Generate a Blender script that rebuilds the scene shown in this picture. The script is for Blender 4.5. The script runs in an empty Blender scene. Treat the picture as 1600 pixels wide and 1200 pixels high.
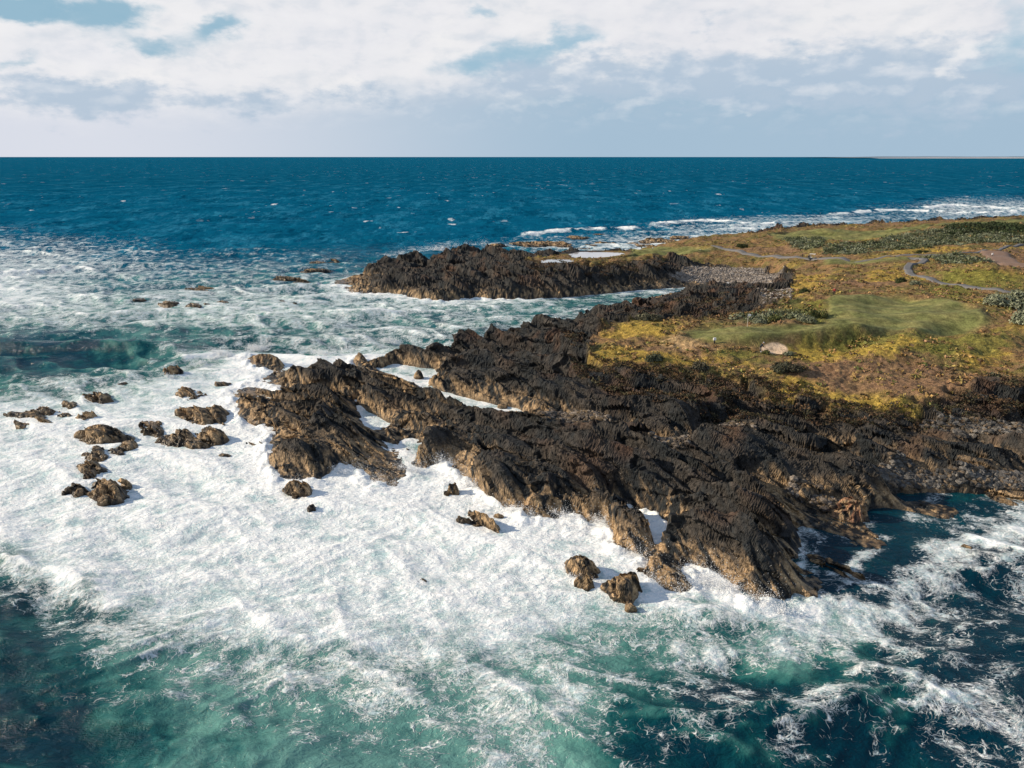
import bpy, bmesh, math, random
import numpy as np
from mathutils import Vector, Matrix
random.seed(7)
RNG = np.random.default_rng(11)
sc = bpy.context.scene
COL = sc.collection
# ------------------------------------------------------------------ camera
F = 1200.0; CX, CY = 800.0, 600.0; HC = 38.0
TH = math.atan((CY - 244.5) / F)
cd = bpy.data.cameras.new("camera"); cam = bpy.data.objects.new("camera", cd); COL.objects.link(cam)
cam.location = (0, 0, HC); cam.rotation_euler = (math.pi / 2 - TH, 0, 0)
cd.sensor_width = 36; cd.lens = 36 * F / 1600; cd.clip_start = 0.5; cd.clip_end = 80000
sc.camera = cam
cT, sT = math.cos(TH), math.sin(TH)

def ray(px, py):
    u = (np.asarray(px, float) - CX) / F; v = (CY - np.asarray(py, float)) / F
    return u, cT + v * sT, -sT + v * cT

def P(px, py, z=0.0):
    """photo point + its real elevation -> world x, y"""
    dx, dy, dz = ray(px, py)
    t = (z - HC) / dz
    return dx * t, dy * t

# ------------------------------------------------------------------ noise
_perm = np.random.default_rng(3).permutation(512).astype(np.int64)
def hsh(ix, iy, s=0):
    h = (ix.astype(np.int64) * 374761393 + iy.astype(np.int64) * 668265263 + s * 1274126177) & 0xFFFFFFFF
    h = ((h ^ (h >> 13)) * 1274126177) & 0xFFFFFFFF
    h = h ^ (h >> 16)
    return h
def rnd(ix, iy, s=0):
    return (hsh(ix, iy, s) & 0xFFFFFF) / float(0x1000000)
def gn(x, y, s=0):
    ix = np.floor(x); iy = np.floor(y); fx = x - ix; fy = y - iy
    ux = fx * fx * fx * (fx * (fx * 6 - 15) + 10); uy = fy * fy * fy * (fy * (fy * 6 - 15) + 10)
    def g(dx, dy):
        a = rnd(ix + dx, iy + dy, s) * 6.2831853
        return np.cos(a) * (fx - dx) + np.sin(a) * (fy - dy)
    a = g(0, 0); b = g(1, 0); c = g(0, 1); d = g(1, 1)
    return (a + (b - a) * ux + (c - a) * uy + (a - b - c + d) * ux * uy) * 1.5
def fbm(x, y, o=4, s=0, gain=.5, lac=2.03):
    r = 0; a = 1; t = 0
    for k in range(o):
        r = r + a * gn(x, y, s + k * 17); t += a; a *= gain; x = x * lac + 11.3; y = y * lac - 7.7
    return r / t
def ridged(x, y, o=4, s=0, gain=.55):
    r = 0; a = 1; t = 0
    for k in range(o):
        r = r + a * (1 - 2 * np.abs(gn(x, y, s + k * 17))); t += a; a *= gain; x = x * 2.07 + 3.3; y = y * 2.07 - 9.7
    return r / t
def sstep(a, b, x):
    t = np.clip((x - a) / (b - a), 0, 1); return t * t * (3 - 2 * t)
SD = (0.70, -0.714)          # strike of the rock beds
def facet(x, y, cell, amp, tilt, el=2.2, bias=.3, s=0, ang=0.0):
    """blocky beds: every cell is a tilted plane, gentle towards the NE, broken off towards the SW"""
    ca, sa = math.cos(ang), math.sin(ang)
    d0, d1 = SD[0] * ca - SD[1] * sa, SD[0] * sa + SD[1] * ca
    a = (x * d0 + y * d1) / (cell * el); b = (-x * d1 + y * d0) / cell
    ia = np.floor(a); ib = np.floor(b)
    best = np.full(a.shape, 1e9); h = np.zeros(a.shape)
    for dx in (-1, 0, 1):
        for dy in (-1, 0, 1):
            cx = ia + dx; cy = ib + dy
            pa = cx + .12 + .76 * rnd(cx, cy, s + 1); pb = cy + .12 + .76 * rnd(cx, cy, s + 2)
            da = a - pa; db = b - pb
            d = da * da + db * db; m = d < best
            hh = (rnd(cx, cy, s + 3) - .5) * amp + (da * el * (rnd(cx, cy, s + 4) - .5) * 2 * tilt + db * ((rnd(cx, cy, s + 5) - .5) * 2 * tilt - bias)) * cell
            best = np.where(m, d, best); h = np.where(m, hh, h)
    return h
def stones(x, y, cell, s=0):
    """rounded stone bumps"""
    a = x / cell; b = y / cell; ia = np.floor(a); ib = np.floor(b); best = np.full(a.shape, 9.); hh = np.zeros(a.shape)
    for dx in (-1, 0, 1):
        for dy in (-1, 0, 1):
            cx = ia + dx; cy = ib + dy
            da = a - cx - rnd(cx, cy, s + 1); db = b - cy - rnd(cx, cy, s + 2)
            d = da * da + db * db; m = d < best
            best = np.where(m, d, best); hh = np.where(m, .4 + .6 * rnd(cx, cy, s + 3), hh)
    return np.sqrt(np.clip(.42 - best, 0, 1)) * hh * cell
def inside(poly, x, y):
    x = np.asarray(x, float); y = np.asarray(y, float); c = np.zeros(x.shape, bool); n = len(poly)
    for i in range(n):
        x1, y1 = poly[i]; x2, y2 = poly[(i + 1) % n]
        if y1 == y2: continue
        m = ((y1 > y) != (y2 > y)) & (x < (x2 - x1) * (y - y1) / (y2 - y1) + x1)
        c ^= m
    return c
def dseg(poly, x, y, closed=True):
    best = np.full(np.shape(x), 1e9); n = len(poly)
    for i in range(n if closed else n - 1):
        x1, y1 = poly[i]; x2, y2 = poly[(i + 1) % n]
        vx, vy = x2 - x1, y2 - y1; L = vx * vx + vy * vy + 1e-9
        t = np.clip(((x - x1) * vx + (y - y1) * vy) / L, 0, 1)
        d = (x - x1 - t * vx) ** 2 + (y - y1 - t * vy) ** 2
        best = np.minimum(best, d)
    return np.sqrt(best)
def sdist(poly, x, y):
    d = dseg(poly, x, y); return np.where(inside(poly, x, y), d, -d)

# ------------------------------------------------------------------ object helpers
def tag(o, label=None, cat=None, group=None, kind=None):
    if label: o["label"] = label
    if cat: o["category"] = cat
    if group: o["group"] = group
    if kind: o["kind"] = kind
    return o
def mesh_np(name, V, Fq, mat, parent=None, smooth=False, attrs=None, loc=None):
    """V (n,3); Fq (m,4) or (m,3)"""
    me = bpy.data.meshes.new(name); V = np.asarray(V, np.float32); Fq = np.asarray(Fq, np.int32)
    k = Fq.shape[1]
    me.vertices.add(len(V)); me.vertices.foreach_set("co", V.ravel())
    me.loops.add(Fq.size); me.loops.foreach_set("vertex_index", Fq.ravel())
    me.polygons.add(len(Fq)); me.polygons.foreach_set("loop_start", np.arange(0, Fq.size, k, dtype=np.int32))
    me.update(calc_edges=True)
    me.polygons.foreach_set("use_smooth", np.full(len(Fq), smooth))
    for an, (t, arr) in (attrs or {}).items():
        a = me.attributes.new(an, t, "POINT")
        arr = np.asarray(arr, np.float32)
        if t == "FLOAT_COLOR":
            if arr.shape[1] == 3: arr = np.concatenate([arr, np.ones((len(arr), 1), np.float32)], 1)
            a.data.foreach_set("color", arr.ravel())
        else: a.data.foreach_set("value", arr.ravel())
    if mat: me.materials.append(mat)
    o = bpy.data.objects.new(name, me); COL.objects.link(o)
    if parent: o.parent = parent
    if loc is not None: o.location = loc
    return o
def grid_mesh(name, X, Y, Z, keep, mat, smooth, attrs, loc=None, parent=None):
    """structured grid (rows, cols) -> mesh of the kept quads"""
    R, C = X.shape; idx = np.arange(R * C).reshape(R, C)
    q = np.stack([idx[:-1, :-1], idx[:-1, 1:], idx[1:, 1:], idx[1:, :-1]], -1)[keep]
    used = np.zeros(R * C, bool); used[q.ravel()] = True
    re = np.cumsum(used) - 1
    V = np.stack([X.ravel(), Y.ravel(), Z.ravel()], 1)[used]
    A = {k: (t, a.reshape(R * C, -1)[used] if t == "FLOAT_COLOR" else a.ravel()[used]) for k, (t, a) in attrs.items()}
    return mesh_np(name, V, re[q], mat, parent, smooth, A, loc)

# ------------------------------------------------------------------ node helper
class NT:
    def __init__(s, tree): s.t = tree; s.n = tree.nodes; s.l = tree.links
    def new(s, ty, **kw):
        n = s.n.new(ty)
        for k, v in kw.items(): setattr(n, k, v)
        return n
    def put(s, sock, v):
        if v is None: return
        if hasattr(v, "is_output") or isinstance(v, bpy.types.NodeSocket): s.l.new(v, sock)
        else: sock.default_value = v
    def m(s, op, a, b=None, c=None, clamp=False):
        n = s.new("ShaderNodeMath", operation=op); n.use_clamp = clamp
        s.put(n.inputs[0], a); s.put(n.inputs[1], b); s.put(n.inputs[2], c); return n.outputs[0]
    def vm(s, op, a, b=None, sc_=None):
        n = s.new("ShaderNodeVectorMath", operation=op); s.put(n.inputs[0], a); s.put(n.inputs[1], b)
        if sc_ is not None: s.put(n.inputs[3], sc_)
        return n.outputs["Value"] if op in ("LENGTH", "DOT_PRODUCT") else n.outputs[0]
    def mix(s, f, a, b, mode="MIX"):
        n = s.new("ShaderNodeMix", data_type="RGBA", blend_type=mode); n.clamp_factor = True
        s.put(n.inputs[0], f); s.put(n.inputs[6], a); s.put(n.inputs[7], b); return n.outputs[2]
    def noise(s, vec, scale, detail=4, rough=.5, dist=0., col=False, dim="3D"):
        n = s.new("ShaderNodeTexNoise", noise_dimensions=dim); s.put(n.inputs["Vector"], vec)
        s.put(n.inputs["Scale"], scale); n.inputs["Detail"].default_value = detail; n.inputs["Roughness"].default_value = rough
        n.inputs["Distortion"].default_value = dist; return n.outputs["Color" if col else "Fac"]
    def vor(s, vec, scale, feat="F1", dim="3D", out="Distance", rnd_=1.):
        n = s.new("ShaderNodeTexVoronoi", feature=feat, voronoi_dimensions=dim); s.put(n.inputs["Vector"], vec)
        s.put(n.inputs["Scale"], scale); n.inputs["Randomness"].default_value = rnd_; return n.outputs[out]
    def mr(s, v, a, b, c=0., d=1., smooth=True):
        n = s.new("ShaderNodeMapRange", interpolation_type="SMOOTHSTEP" if smooth else "LINEAR")
        for i, x in enumerate((v, a, b, c, d)): s.put(n.inputs[i], x)
        return n.outputs[0]
    def attr(s, name, out="Fac"):
        n = s.new("ShaderNodeAttribute", attribute_name=name); return n.outputs[out]
    def bump(s, h, strength, dist, nrm=None):
        n = s.new("ShaderNodeBump"); n.inputs["Strength"].default_value = strength; n.inputs["Distance"].default_value = dist
        s.put(n.inputs["Height"], h); s.put(n.inputs["Normal"], nrm); return n.outputs[0]
def rgb(r, g, b): return (r, g, b, 1.)
def new_mat(name):
    m = bpy.data.materials.new(name); m.use_nodes = True
    t = NT(m.node_tree); b = m.node_tree.nodes["Principled BSDF"]; return m, t, b
def obj_coord(t):
    n = t.new("ShaderNodeNewGeometry"); return n.outputs["Position"]
def simple_mat(name, col, rough=.7, metal=0., var=.15, scale=6.):
    m, t, b = new_mat(name); p = t.new("ShaderNodeTexCoord").outputs["Object"]
    n = t.noise(p, scale, 3)
    c2 = tuple(max(0, c * (1 - var)) for c in col) + (1,); c1 = tuple(min(1, c * (1 + var)) for c in col) + (1,)
    t.put(b.inputs["Base Color"], t.mix(n, c2, c1)); b.inputs["Roughness"].default_value = rough; b.inputs["Metallic"].default_value = metal
    return m
# ------------------------------------------------------------------ terrain control lines (photo point, elevation)
def W(pts, z=0.):
    return [P(p[0], p[1], p[2] if len(p) > 2 else z) for p in pts]
def behind(px, py, z, d):
    """shore hidden behind a crest: d metres farther out than the crest point"""
    x, y = P(px, py, z); r = math.hypot(x, y); return (x * (r + d) / r, y * (r + d) / r)
near = [(2300,760),(1700,796),(1600,791),(1585,784),(1562,774),(1525,772),(1480,769),(1450,771),(1403,771),(1397,780),(1416,787),(1435,780),(1465,787),(1502,791),(1506,806),(1488,812),
 (1450,808),(1416,799),(1394,795),(1356,795),(1352,810),(1356,821),(1382,840),(1397,855),(1375,868),(1338,859),(1322,844),(1262,825),(1225,829),(1232,836),(1255,862),(1248,877),
 (1225,880),(1233,887),(1285,900),(1315,911),(1311,919),(1285,911),(1289,926),(1259,936),(1244,926),(1240,938),(1195,934),(1204,945),(1188,949),(1150,938),(1139,911),(1101,896),(1091,890),
 (1070,882),(1050,872),(1038,852),(1041,822),(1028,803),(980,790),(956,777),(965,797),(985,815),(1005,835),(1025,858),(1058,880),(1067,888),(1085,921),(1079,928),(1040,924),(1010,906),(1007,879),(983,864),(962,861),(953,825),(941,814),
 (920,820),(908,807),(881,807),(872,825),(845,812),(818,813),(815,792),(797,795),(782,792),(752,771),(737,750),(704,735),(697,722),(677,723),(659,733),(646,740),(618,760),(577,754),(570,740),
 (536,733),(525,730),(498,707),(522,733),(501,750),(463,755),(432,749),(419,712),(420,690),(429,680),(371,654),(364,611),(385,603),(420,607),(455,622),(439,610),(407,599),(405,590),(419,583),(402,577),(376,558)]
farA = [(400,547,2.,2),(430,545,4,4),(470,562,3,2.5),(500,556,5,4),(545,565,4,3),(547,556,2,1),(562,538,3.5,2.5),(581,546,4,3),(631,527,5,4),(675,530,6,5),(712,521,6,6),(769,514,7,7),(794,507,7.5,7),(844,496,8,7),(869,502,6,6),(884,492,5,5),(919,477,5.5,7),(969,471,6,7)]
inlet = [(1000,470),(1037,464),(1075,458),(1110,450),(1150,446),(1120,445),(1086,449),(1037,451),(1000,454),(937,460),(875,466),(797,469),(737,467),(687,471),(650,467),(616,460),(556,460),(544,453),(519,446),(524,438)]
farB = [(562,421,3,3),(575,408,5,6),(609,400,6,7),(650,397,7,8),(687,394,7,9),(700,385,8,9),(744,382,8.5,9),(775,388,6,8),(812,394,5,7),(850,395,5,8),(900,391,5,10),(985,383,4,10),(1020,377,4,14),(1060,372,6,18),(1120,366,6.5,18),(1180,360,7,18),(1240,352,7,18),(1300,349,7,18),(1400,346,7,18),(1500,341,7,18),(1600,335,7,20),(1800,330,7,20),(2300,325,7,20)]
LAND = W(near) + [behind(*q) for q in farA] + W(inlet) + [behind(*q) for q in farB]
HOLES = [W(h) for h in (
 [(615,568),(640,572),(683,577),(680,592),(673,602),(687,611),(718,618),(762,630),(811,639),(833,652),(817,658),(783,648),(745,643),(697,631),(663,614),(656,604),(649,597),(611,585),(587,577)],
 [(554,618),(560,618),(562,632),(574,640),(590,650),(611,664),(597,671),(575,674),(567,655),(555,635)],
 [(622,695),(646,687),(673,697),(662,708),(650,716),(648,742),(640,742),(640,722),(632,712)],
)]
POOLS = [([(844,408),(862,405),(893,405.5),(895,408),(880,411),(848,411)], 6.0), ([(891,397),(906,394),(940,394),(969,395),(975,397),(950,401),(925,403),(897,403)], 6.0)]
GX0, GY0, GD = -60., 44., .5
NX, NY = 1300, 1270
gx = GX0 + GD * np.arange(NX); gy = GY0 + GD * np.arange(NY)
c2x = np.arange(0, NX, 2); c2y = np.arange(0, NY, 2)
XX, YY = np.meshgrid(gx[c2x], gy[c2y])
sd = sdist(LAND, XX, YY)
for h in HOLES: sd = np.minimum(sd, -sdist(h, XX, YY))
def bil(G, x, y, x0, y0, d):
    fx = np.clip((x - x0) / d, 0, G.shape[1] - 1.001); fy = np.clip((y - y0) / d, 0, G.shape[0] - 1.001)
    ix = fx.astype(int); iy = fy.astype(int); fx = fx - ix; fy = fy - iy
    return (G[iy, ix] * (1 - fx) + G[iy, ix + 1] * fx) * (1 - fy) + (G[iy + 1, ix] * (1 - fx) + G[iy + 1, ix + 1] * fx) * fy
def SDF(x, y): return bil(sd, x, y, GX0, GY0, 2 * GD)
CTRL = [
 [(400,551,1.51),(430,547,3.02),(458,557,2.35)], [(485,560,3.86),(510,561,4.37),(540,576,3.86),(575,588,3.86)],
 [(563,590,4.20),(590,594,5.21),(630,602,5.04),(655,612,4.54),(694,633,3.86),(762,654,3.86),(814,668,4.03),(866,683,4.37),(950,700,5.04),(1050,728,5.21),(1120,745,4.87)],
 [(1120,745,4.87),(1200,775,4.20),(1280,808,3.36),(1340,834,2.52),(1382,853,1.51)],
 [(700,700,4.20),(760,700,4.62),(830,712,5.04),(900,728,5.46),(980,752,5.88),(1050,780,5.54),(1110,806,5.04),(1170,838,4.20),(1225,868,2.69)],
 [(706,708,3.86),(740,716,4.03),(785,738,3.86),(830,762,3.70),(880,782,3.36),(930,800,2.52),(985,832,2.18),(1030,868,2.35),(1068,900,1.68)],
 [(775,722,2.69),(806,740,2.18),(850,756,2.18),(900,772,1.85),(948,785,1.20)],
 [(372,616,1.85),(420,632,2.52),(450,645,2.69),(500,655,3.02)], [(432,695,2.52),(470,682,3.86),(530,684,4.37),(570,700,3.86)], [(588,738,2.02),(622,740,2.35)],
 [(500,610,2.86),(520,640,3.02),(540,660,3.19)], [(660,665,3.78),(690,690,4.20)],
 [(555,545,2.35),(566,544,2.69),(600,560,1.51)],
 [(585,549,3.02),(631,530,4.03),(675,533,5.04),(712,524,5.21),(769,517,5.88),(794,510,6.22),(844,499,6.55),(890,505,5.71)],
 [(610,556,2.18),(660,560,2.69),(700,585,2.86),(760,610,2.52),(820,625,2.18),(870,640,2.18)],
 [(700,560,4.70),(780,575,4.87),(850,590,4.87),(900,600,5.04)], [(880,545,6.38),(910,570,6.22),(960,590,5.88),(1040,600,5.54)],
 [(890,494,4.6),(919,480,5.4),(969,474,5.8),(1030,471,5.8),(1085,462,5.8),(1130,452,6),(1180,447,6),(1215,438,6.6)],
 [(930,504,7),(1000,494,7.2),(1080,485,7.6),(1180,478,8)],
 [(875,655,.7),(900,666,1),(960,682,1),(1020,692,1.2),(1070,690,1.4),(1110,672,1.9),(1160,660,2.4)],
 [(860,630,2.2),(920,640,3),(1000,655,3.4),(1080,652,4.2)],
 [(1088,680,4.4),(1150,684,6),(1250,694,6),(1350,722,4.8),(1386,758,2.6)],
 [(1120,735,2.2),(1200,738,2),(1270,762,1),(1330,786,.8)],
 [(1400,745,1),(1500,738,1.4),(1600,732,1.8),(1800,732,2)], [(1400,698,3.6),(1500,706,4.2),(1600,702,4),(1800,700,4)],
 [(1200,660,4.2),(1350,668,3.8),(1450,672,3),(1600,676,3.2),(1800,680,3.4)],
 [(1050,625,6),(1150,630,5.4),(1250,640,4.8),(1400,645,4.6),(1600,640,5)],
 [(930,548,7.8),(1000,575,7),(1100,585,6.6),(1200,605,5.6),(1300,618,5.4),(1450,620,5.6),(1700,615,6.4)],
 [(960,515,8.2),(1020,510,8.6),(1080,515,9),(1120,525,9),(1200,528,9.1),(1300,520,9.4),(1420,516,10),(1460,505,10.2)],
 [(1080,548,7.8),(1180,556,7.3),(1260,548,7.2),(1350,540,7.4),(1440,530,8.2),(1500,516,9.2)],[(1190,566,7),(1300,572,6.9),(1400,568,7.2),(1500,552,8.2),(1560,530,9)],[(1340,556,8.2),(1400,545,8.8),(1430,540,8.6)],
 [(1120,508,9),(1250,506,9.2),(1350,500,9.8),(1430,496,10.8),(1500,480,11.6)],
 [(1300,464,10.8),(1380,462,10.8),(1480,470,11),(1560,490,10.6),(1700,495,11)],
 [(1200,470,8.6),(1250,462,9.8),(1300,445,10)], [(1280,485,9.6),(1330,478,10.2)],
 [(1235,428,6),(1262,412,7),(1180,407,4.4),(1110,405,4.2)], [(1300,420,9.6),(1420,428,9.4),(1480,444,9.6),(1580,460,10)],
 [(1440,406,9.6),(1480,402,10.4),(1560,392,11)], [(1480,424,11.6),(1530,412,13.4),(1590,420,13),(1700,425,12)],
 [(1060,396,5.2),(1150,392,5.6),(1240,397,6.6)], [(1100,384,6.4),(1200,380,7.2),(1300,384,9.4),(1400,378,10)],
 [(1190,374,7.2),(1300,374,7.6),(1390,370,8.4)],[(1200,364,7.8),(1300,362,8.4),(1400,358,9)],[(1420,362,11.6),(1520,354,13),(1600,352,13),(1800,350,12)],
 [(1060,374,6),(1120,368,6.4),(1180,362,7),(1240,354,7),(1300,351,7),(1400,348,7),(1500,343,7.2),(1600,337,7.2),(1800,333,7.2),(2300,330,7.2)],
 [(575,411,4.6),(609,403,5.8),(650,400,6.8),(690,395,7),(702,388,7.8),(744,385,8.2),(775,391,6.4)],
 [(600,430,5),(680,425,6.4),(760,420,6.8),(850,422,6.2),(950,420,6.4),(1040,414,5.4)], [(560,440,2.6),(640,448,3.4),(740,447,3.8),(860,445,3.6),(960,440,3.8),(1030,436,3.4)],
 [(840,402,6),(870,402,6),(900,408,6),(960,406,6),(985,396,6.1),(1020,398,7)], [(840,397,5.7),(900,392.5,5.6),(985,392,5.6)],
 [(1000,406,5.8),(1050,406,5)],
 [(1060,440,1),(1100,443,.7),(1150,442,.8),(1200,438,1.6)], [(1092,419,2.2),(1140,418,2.4),(1185,419,2.6),(1216,428,3.)], [(1052,430,2.4),(1075,424,3)],
]
base_pts = []
con = np.zeros((NY, NX), bool); cz = np.zeros((NY, NX)); cn = np.zeros((NY, NX))
def stamp(x, y, z):
    ix = int(round((x - GX0) / GD)); iy = int(round((y - GY0) / GD))
    if 0 <= ix < NX and 0 <= iy < NY: cz[iy, ix] += z; cn[iy, ix] += 1
for ln in CTRL:
    for a, b in zip(ln[:-1], ln[1:]):
        xa, ya = P(*a); xb, yb = P(*b); n = int(math.hypot(xb - xa, yb - ya) / .35) + 1
        for k in range(n + 1):
            t = k / n; stamp(xa + (xb - xa) * t, ya + (yb - ya) * t, a[2] + (b[2] - a[2]) * t)
con = cn > 0; cz = np.where(con, cz / np.maximum(cn, 1), 0)
FX, FY = np.meshgrid(gx, gy)
sdf = SDF(FX, FY)
for pl, pz in POOLS:
    m = inside(W(pl, pz), FX, FY); con |= m; cz = np.where(m, pz - .6, cz)
con |= sdf <= 0.; cz = np.where(sdf <= 0., .0, cz)
def relax(con, cz, lvl=0):
    ny, nx = con.shape
    if min(nx, ny) > 24:
        ny2, nx2 = (ny + 1) // 2, (nx + 1) // 2
        cp = np.zeros((ny2 * 2, nx2 * 2), bool); zp = np.zeros((ny2 * 2, nx2 * 2)); cp[:ny, :nx] = con; zp[:ny, :nx] = np.where(con, cz, 0)
        c4 = cp.reshape(ny2, 2, nx2, 2).sum((1, 3)); z4 = zp.reshape(ny2, 2, nx2, 2).sum((1, 3))
        g = relax(c4 > 0, z4 / np.maximum(c4, 1), lvl + 1)
        g = np.repeat(np.repeat(g, 2, 0), 2, 1)[:ny, :nx]; it = 60
    else: g = np.full(con.shape, cz[con].mean()); it = 300
    g = np.where(con, cz, g)
    for _ in range(it):
        p = np.pad(g, 1, mode="edge"); g = (p[:-2, 1:-1] + p[2:, 1:-1] + p[1:-1, :-2] + p[1:-1, 2:]) * .25
        g = np.where(con, cz, g)
    return g
G = relax(con, cz)
for _ in range(5):    # soften the creases left by the control lines
    p = np.pad(G, 1, mode="edge"); G = (p[:-2, 1:-1] + p[2:, 1:-1] + p[1:-1, :-2] + p[1:-1, 2:] + 2 * p[1:-1, 1:-1]) / 6
# steepen the shore: sea cliffs rise fast
def BASE(x, y): return bil(G, x, y, GX0, GY0, GD)
def hit(px, py):
    """where the photo's line of sight meets the ground"""
    dx, dy, dz = ray(px, py); t = np.arange(30, 900, .25)
    x, y, z = dx * t, dy * t, HC + dz * t
    g = np.maximum(np.where((x > GX0) & (y > GY0), BASE(x, y), 0), 0.)
    k = np.argmax(z < g); 
    if not (z < g).any(): k = len(t) - 1
    return float(x[k]), float(y[k])
def HP(pts): return [hit(*p) for p in pts]

# ------------------------------------------------------------------ ground cover areas
VEG = HP([(916,548),(940,515),(1000,502),(1100,492),(1200,482),(1222,462),(1245,440),(1235,424),(1200,412),(1090,411),(1040,402),(985,412),(900,414),(850,414),(820,408),(838,401),(985,393),(1000,386),(1030,384),(1060,375),(1180,363),(1300,352),(1500,343.5),(1600,338),(1900,334),(2300,400),(2300,640),(1600,612),(1520,600),(1440,640),(1350,645),(1290,628),(1200,628),(1190,598),(1100,584),(1040,582),(1000,580),(940,572)])
GREEN = HP([(1070,516),(1110,510),(1190,511),(1290,505),(1290,470),(1310,463),(1400,462),(1480,470),(1530,485),(1550,505),(1500,520),(1440,526),(1420,514),(1330,522),(1230,530),(1180,538),(1120,540),(1085,532)])
FAIR = [HP([(1200,366),(1240,361),(1300,360),(1400,358),(1500,350),(1600,340),(1700,345),(1600,350),(1480,352),(1420,362),(1390,372),(1340,376),(1250,378),(1215,374)]),
        HP([(1285,408),(1330,405),(1420,404),(1425,408),(1360,412),(1290,416)]),HP([(985,392),(1060,386),(1110,388),(1110,394),(1040,398),(985,404)])]
BUNK = HP([(1184,547),(1194,541),(1210,535),(1224,539),(1235,549),(1226,554),(1204,553),(1190,551)])
SAND = [HP([(1040,530),(1062,520),(1080,530),(1100,540),(1110,548),(1080,550),(1045,545)])]
YEL = [HP(p) for p in ([(925,548),(960,540),(1000,548),(1070,556),(1180,565),(1185,574),(1120,572),(1060,575),(990,568),(940,566)], [(950,515),(1000,508),(1050,512),(1050,522),(990,525),(950,530)],
   [(1200,598),(1260,596),(1300,606),(1350,622),(1440,632),(1430,641),(1350,642),(1290,626),(1205,626)], [(1240,432),(1300,426),(1290,436),(1250,442)],
   [(1360,424),(1405,418),(1430,432),(1460,440),(1400,440),(1350,438)], [(1355,392),(1420,386),(1520,388),(1500,392),(1400,398)],
   [(1215,450),(1260,440),(1290,446),(1260,462),(1225,470)],[(930,500),(980,497),(975,505),(940,512)],[(1560,600),(1600,590),(1640,600),(1600,612)],
   [(1500,555),(1560,548),(1575,565),(1520,572)],[(1240,540),(1290,545),(1380,540),(1420,528),(1440,540),(1400,560),(1300,566),(1240,562)])]
SUN_G = [HP(p) for p in ([(1240,535),(1290,526),(1420,518),(1520,526),(1560,512),(1590,530),(1560,560),(1480,556),(1400,548),(1340,556),(1260,562),(1236,556)],[(1440,420),(1500,420),(1600,430),(1600,455),(1530,452),(1470,440)],[(1455,445),(1520,450),(1530,461),(1470,466),(1440,458)],[(1120,545),(1180,548),(1180,560),(1100,562)],[(1225,478),(1290,470),(1290,505),(1240,505)])]
BROWN = [HP(p) for p in ([(1545,395),(1600,388),(1700,400),(1700,440),(1600,424),(1560,412)],[(1180,575),(1280,560),(1420,560),(1560,580),(1600,600),(1440,630),(1330,610),(1200,590)],[(1010,540),(1110,548),(1100,560),(1020,552)],[(1290,440),(1400,434),(1420,446),(1330,452)],[(1150,384),(1260,384),(1250,396),(1160,394)],[(1440,350),(1300,354),(1200,360),(1180,364),(1300,352),(1500,344)])]
DARKV = [HP(p) for p in ([(1480,355),(1520,352),(1600,354),(1700,360),(1700,370),(1600,368),(1520,368),(1480,366)],[(1200,462),(1240,458),(1260,470),(1220,480)])]
SILV = [HP(p) for p in ([(1285,388),(1330,380),(1370,380),(1400,368),(1480,358),(1560,366),(1600,370),(1600,380),(1500,382),(1400,392),(1330,400),(1290,400)],[(1225,372),(1290,376),(1280,392),(1240,388)],[(1150,492),(1230,486),(1285,490),(1280,500),(1200,505),(1140,503)],[(1440,403),(1500,400),(1560,410),(1500,415)])]
COB = [HP(p) for p in ([(1045,433),(1060,424),(1090,417),(1187,417.5),(1225,427),(1202,445),(1150,447),(1112,447),(1082,441)],[(1180,457),(1240,450),(1238,466),(1190,472)],[(1010,700),(1030,688),(1060,690),(1090,672),(1130,662),(1185,666),(1180,676),(1110,680),(1070,698),(1040,704)],
   [(1430,650),(1480,646),(1600,672),(1700,680),(1700,696),(1600,692),(1480,672),(1440,664)],[(1360,728),(1400,722),(1480,736),(1600,742),(1700,750),(1700,770),(1600,768),(1480,762),(1410,765),(1380,750)],[(860,634),(930,638),(960,652),(940,672),(880,662),(838,655)],[(1240,745),(1300,770),(1330,792),(1290,790),(1230,760)])]
HS = {}
def cover(x, y):
    """signed distances (m, >0 inside, ragged edges) of every cover area"""
    w = fbm(x / 3., y / 3., 3, 50) * 2.2; w2 = fbm(x / 3. + 40, y / 3., 3, 60) * 2.2
    xx, yy = x + w, y + w2
    def mx(L, X=xx, Y=yy): return np.max([sdist(p, X, Y) for p in L], 0)
    return dict(veg=sdist(VEG, xx + w, yy + w2), green=sdist(GREEN, x + w * .25, y + w2 * .25), fair=mx(FAIR, x + w * .3, y), bunk=sdist(BUNK, x + w * .12, y + w2 * .12), sand=mx(SAND),
                yel=mx(YEL, xx + w, yy), sg=mx(SUN_G), brown=mx(BROWN, xx + w, yy + w2), dark=mx(DARKV), silv=mx(SILV, xx + w, yy), cob=mx(COB, x + w * .5, y + w2 * .5))
# cover fields on a 1 m world grid (fast look-up afterwards)
cvG = cover(FX[::2, ::2], FY[::2, ::2])
def CV(k, x, y): return bil(cvG[k], x, y, GX0, GY0, 2 * GD)

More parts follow.
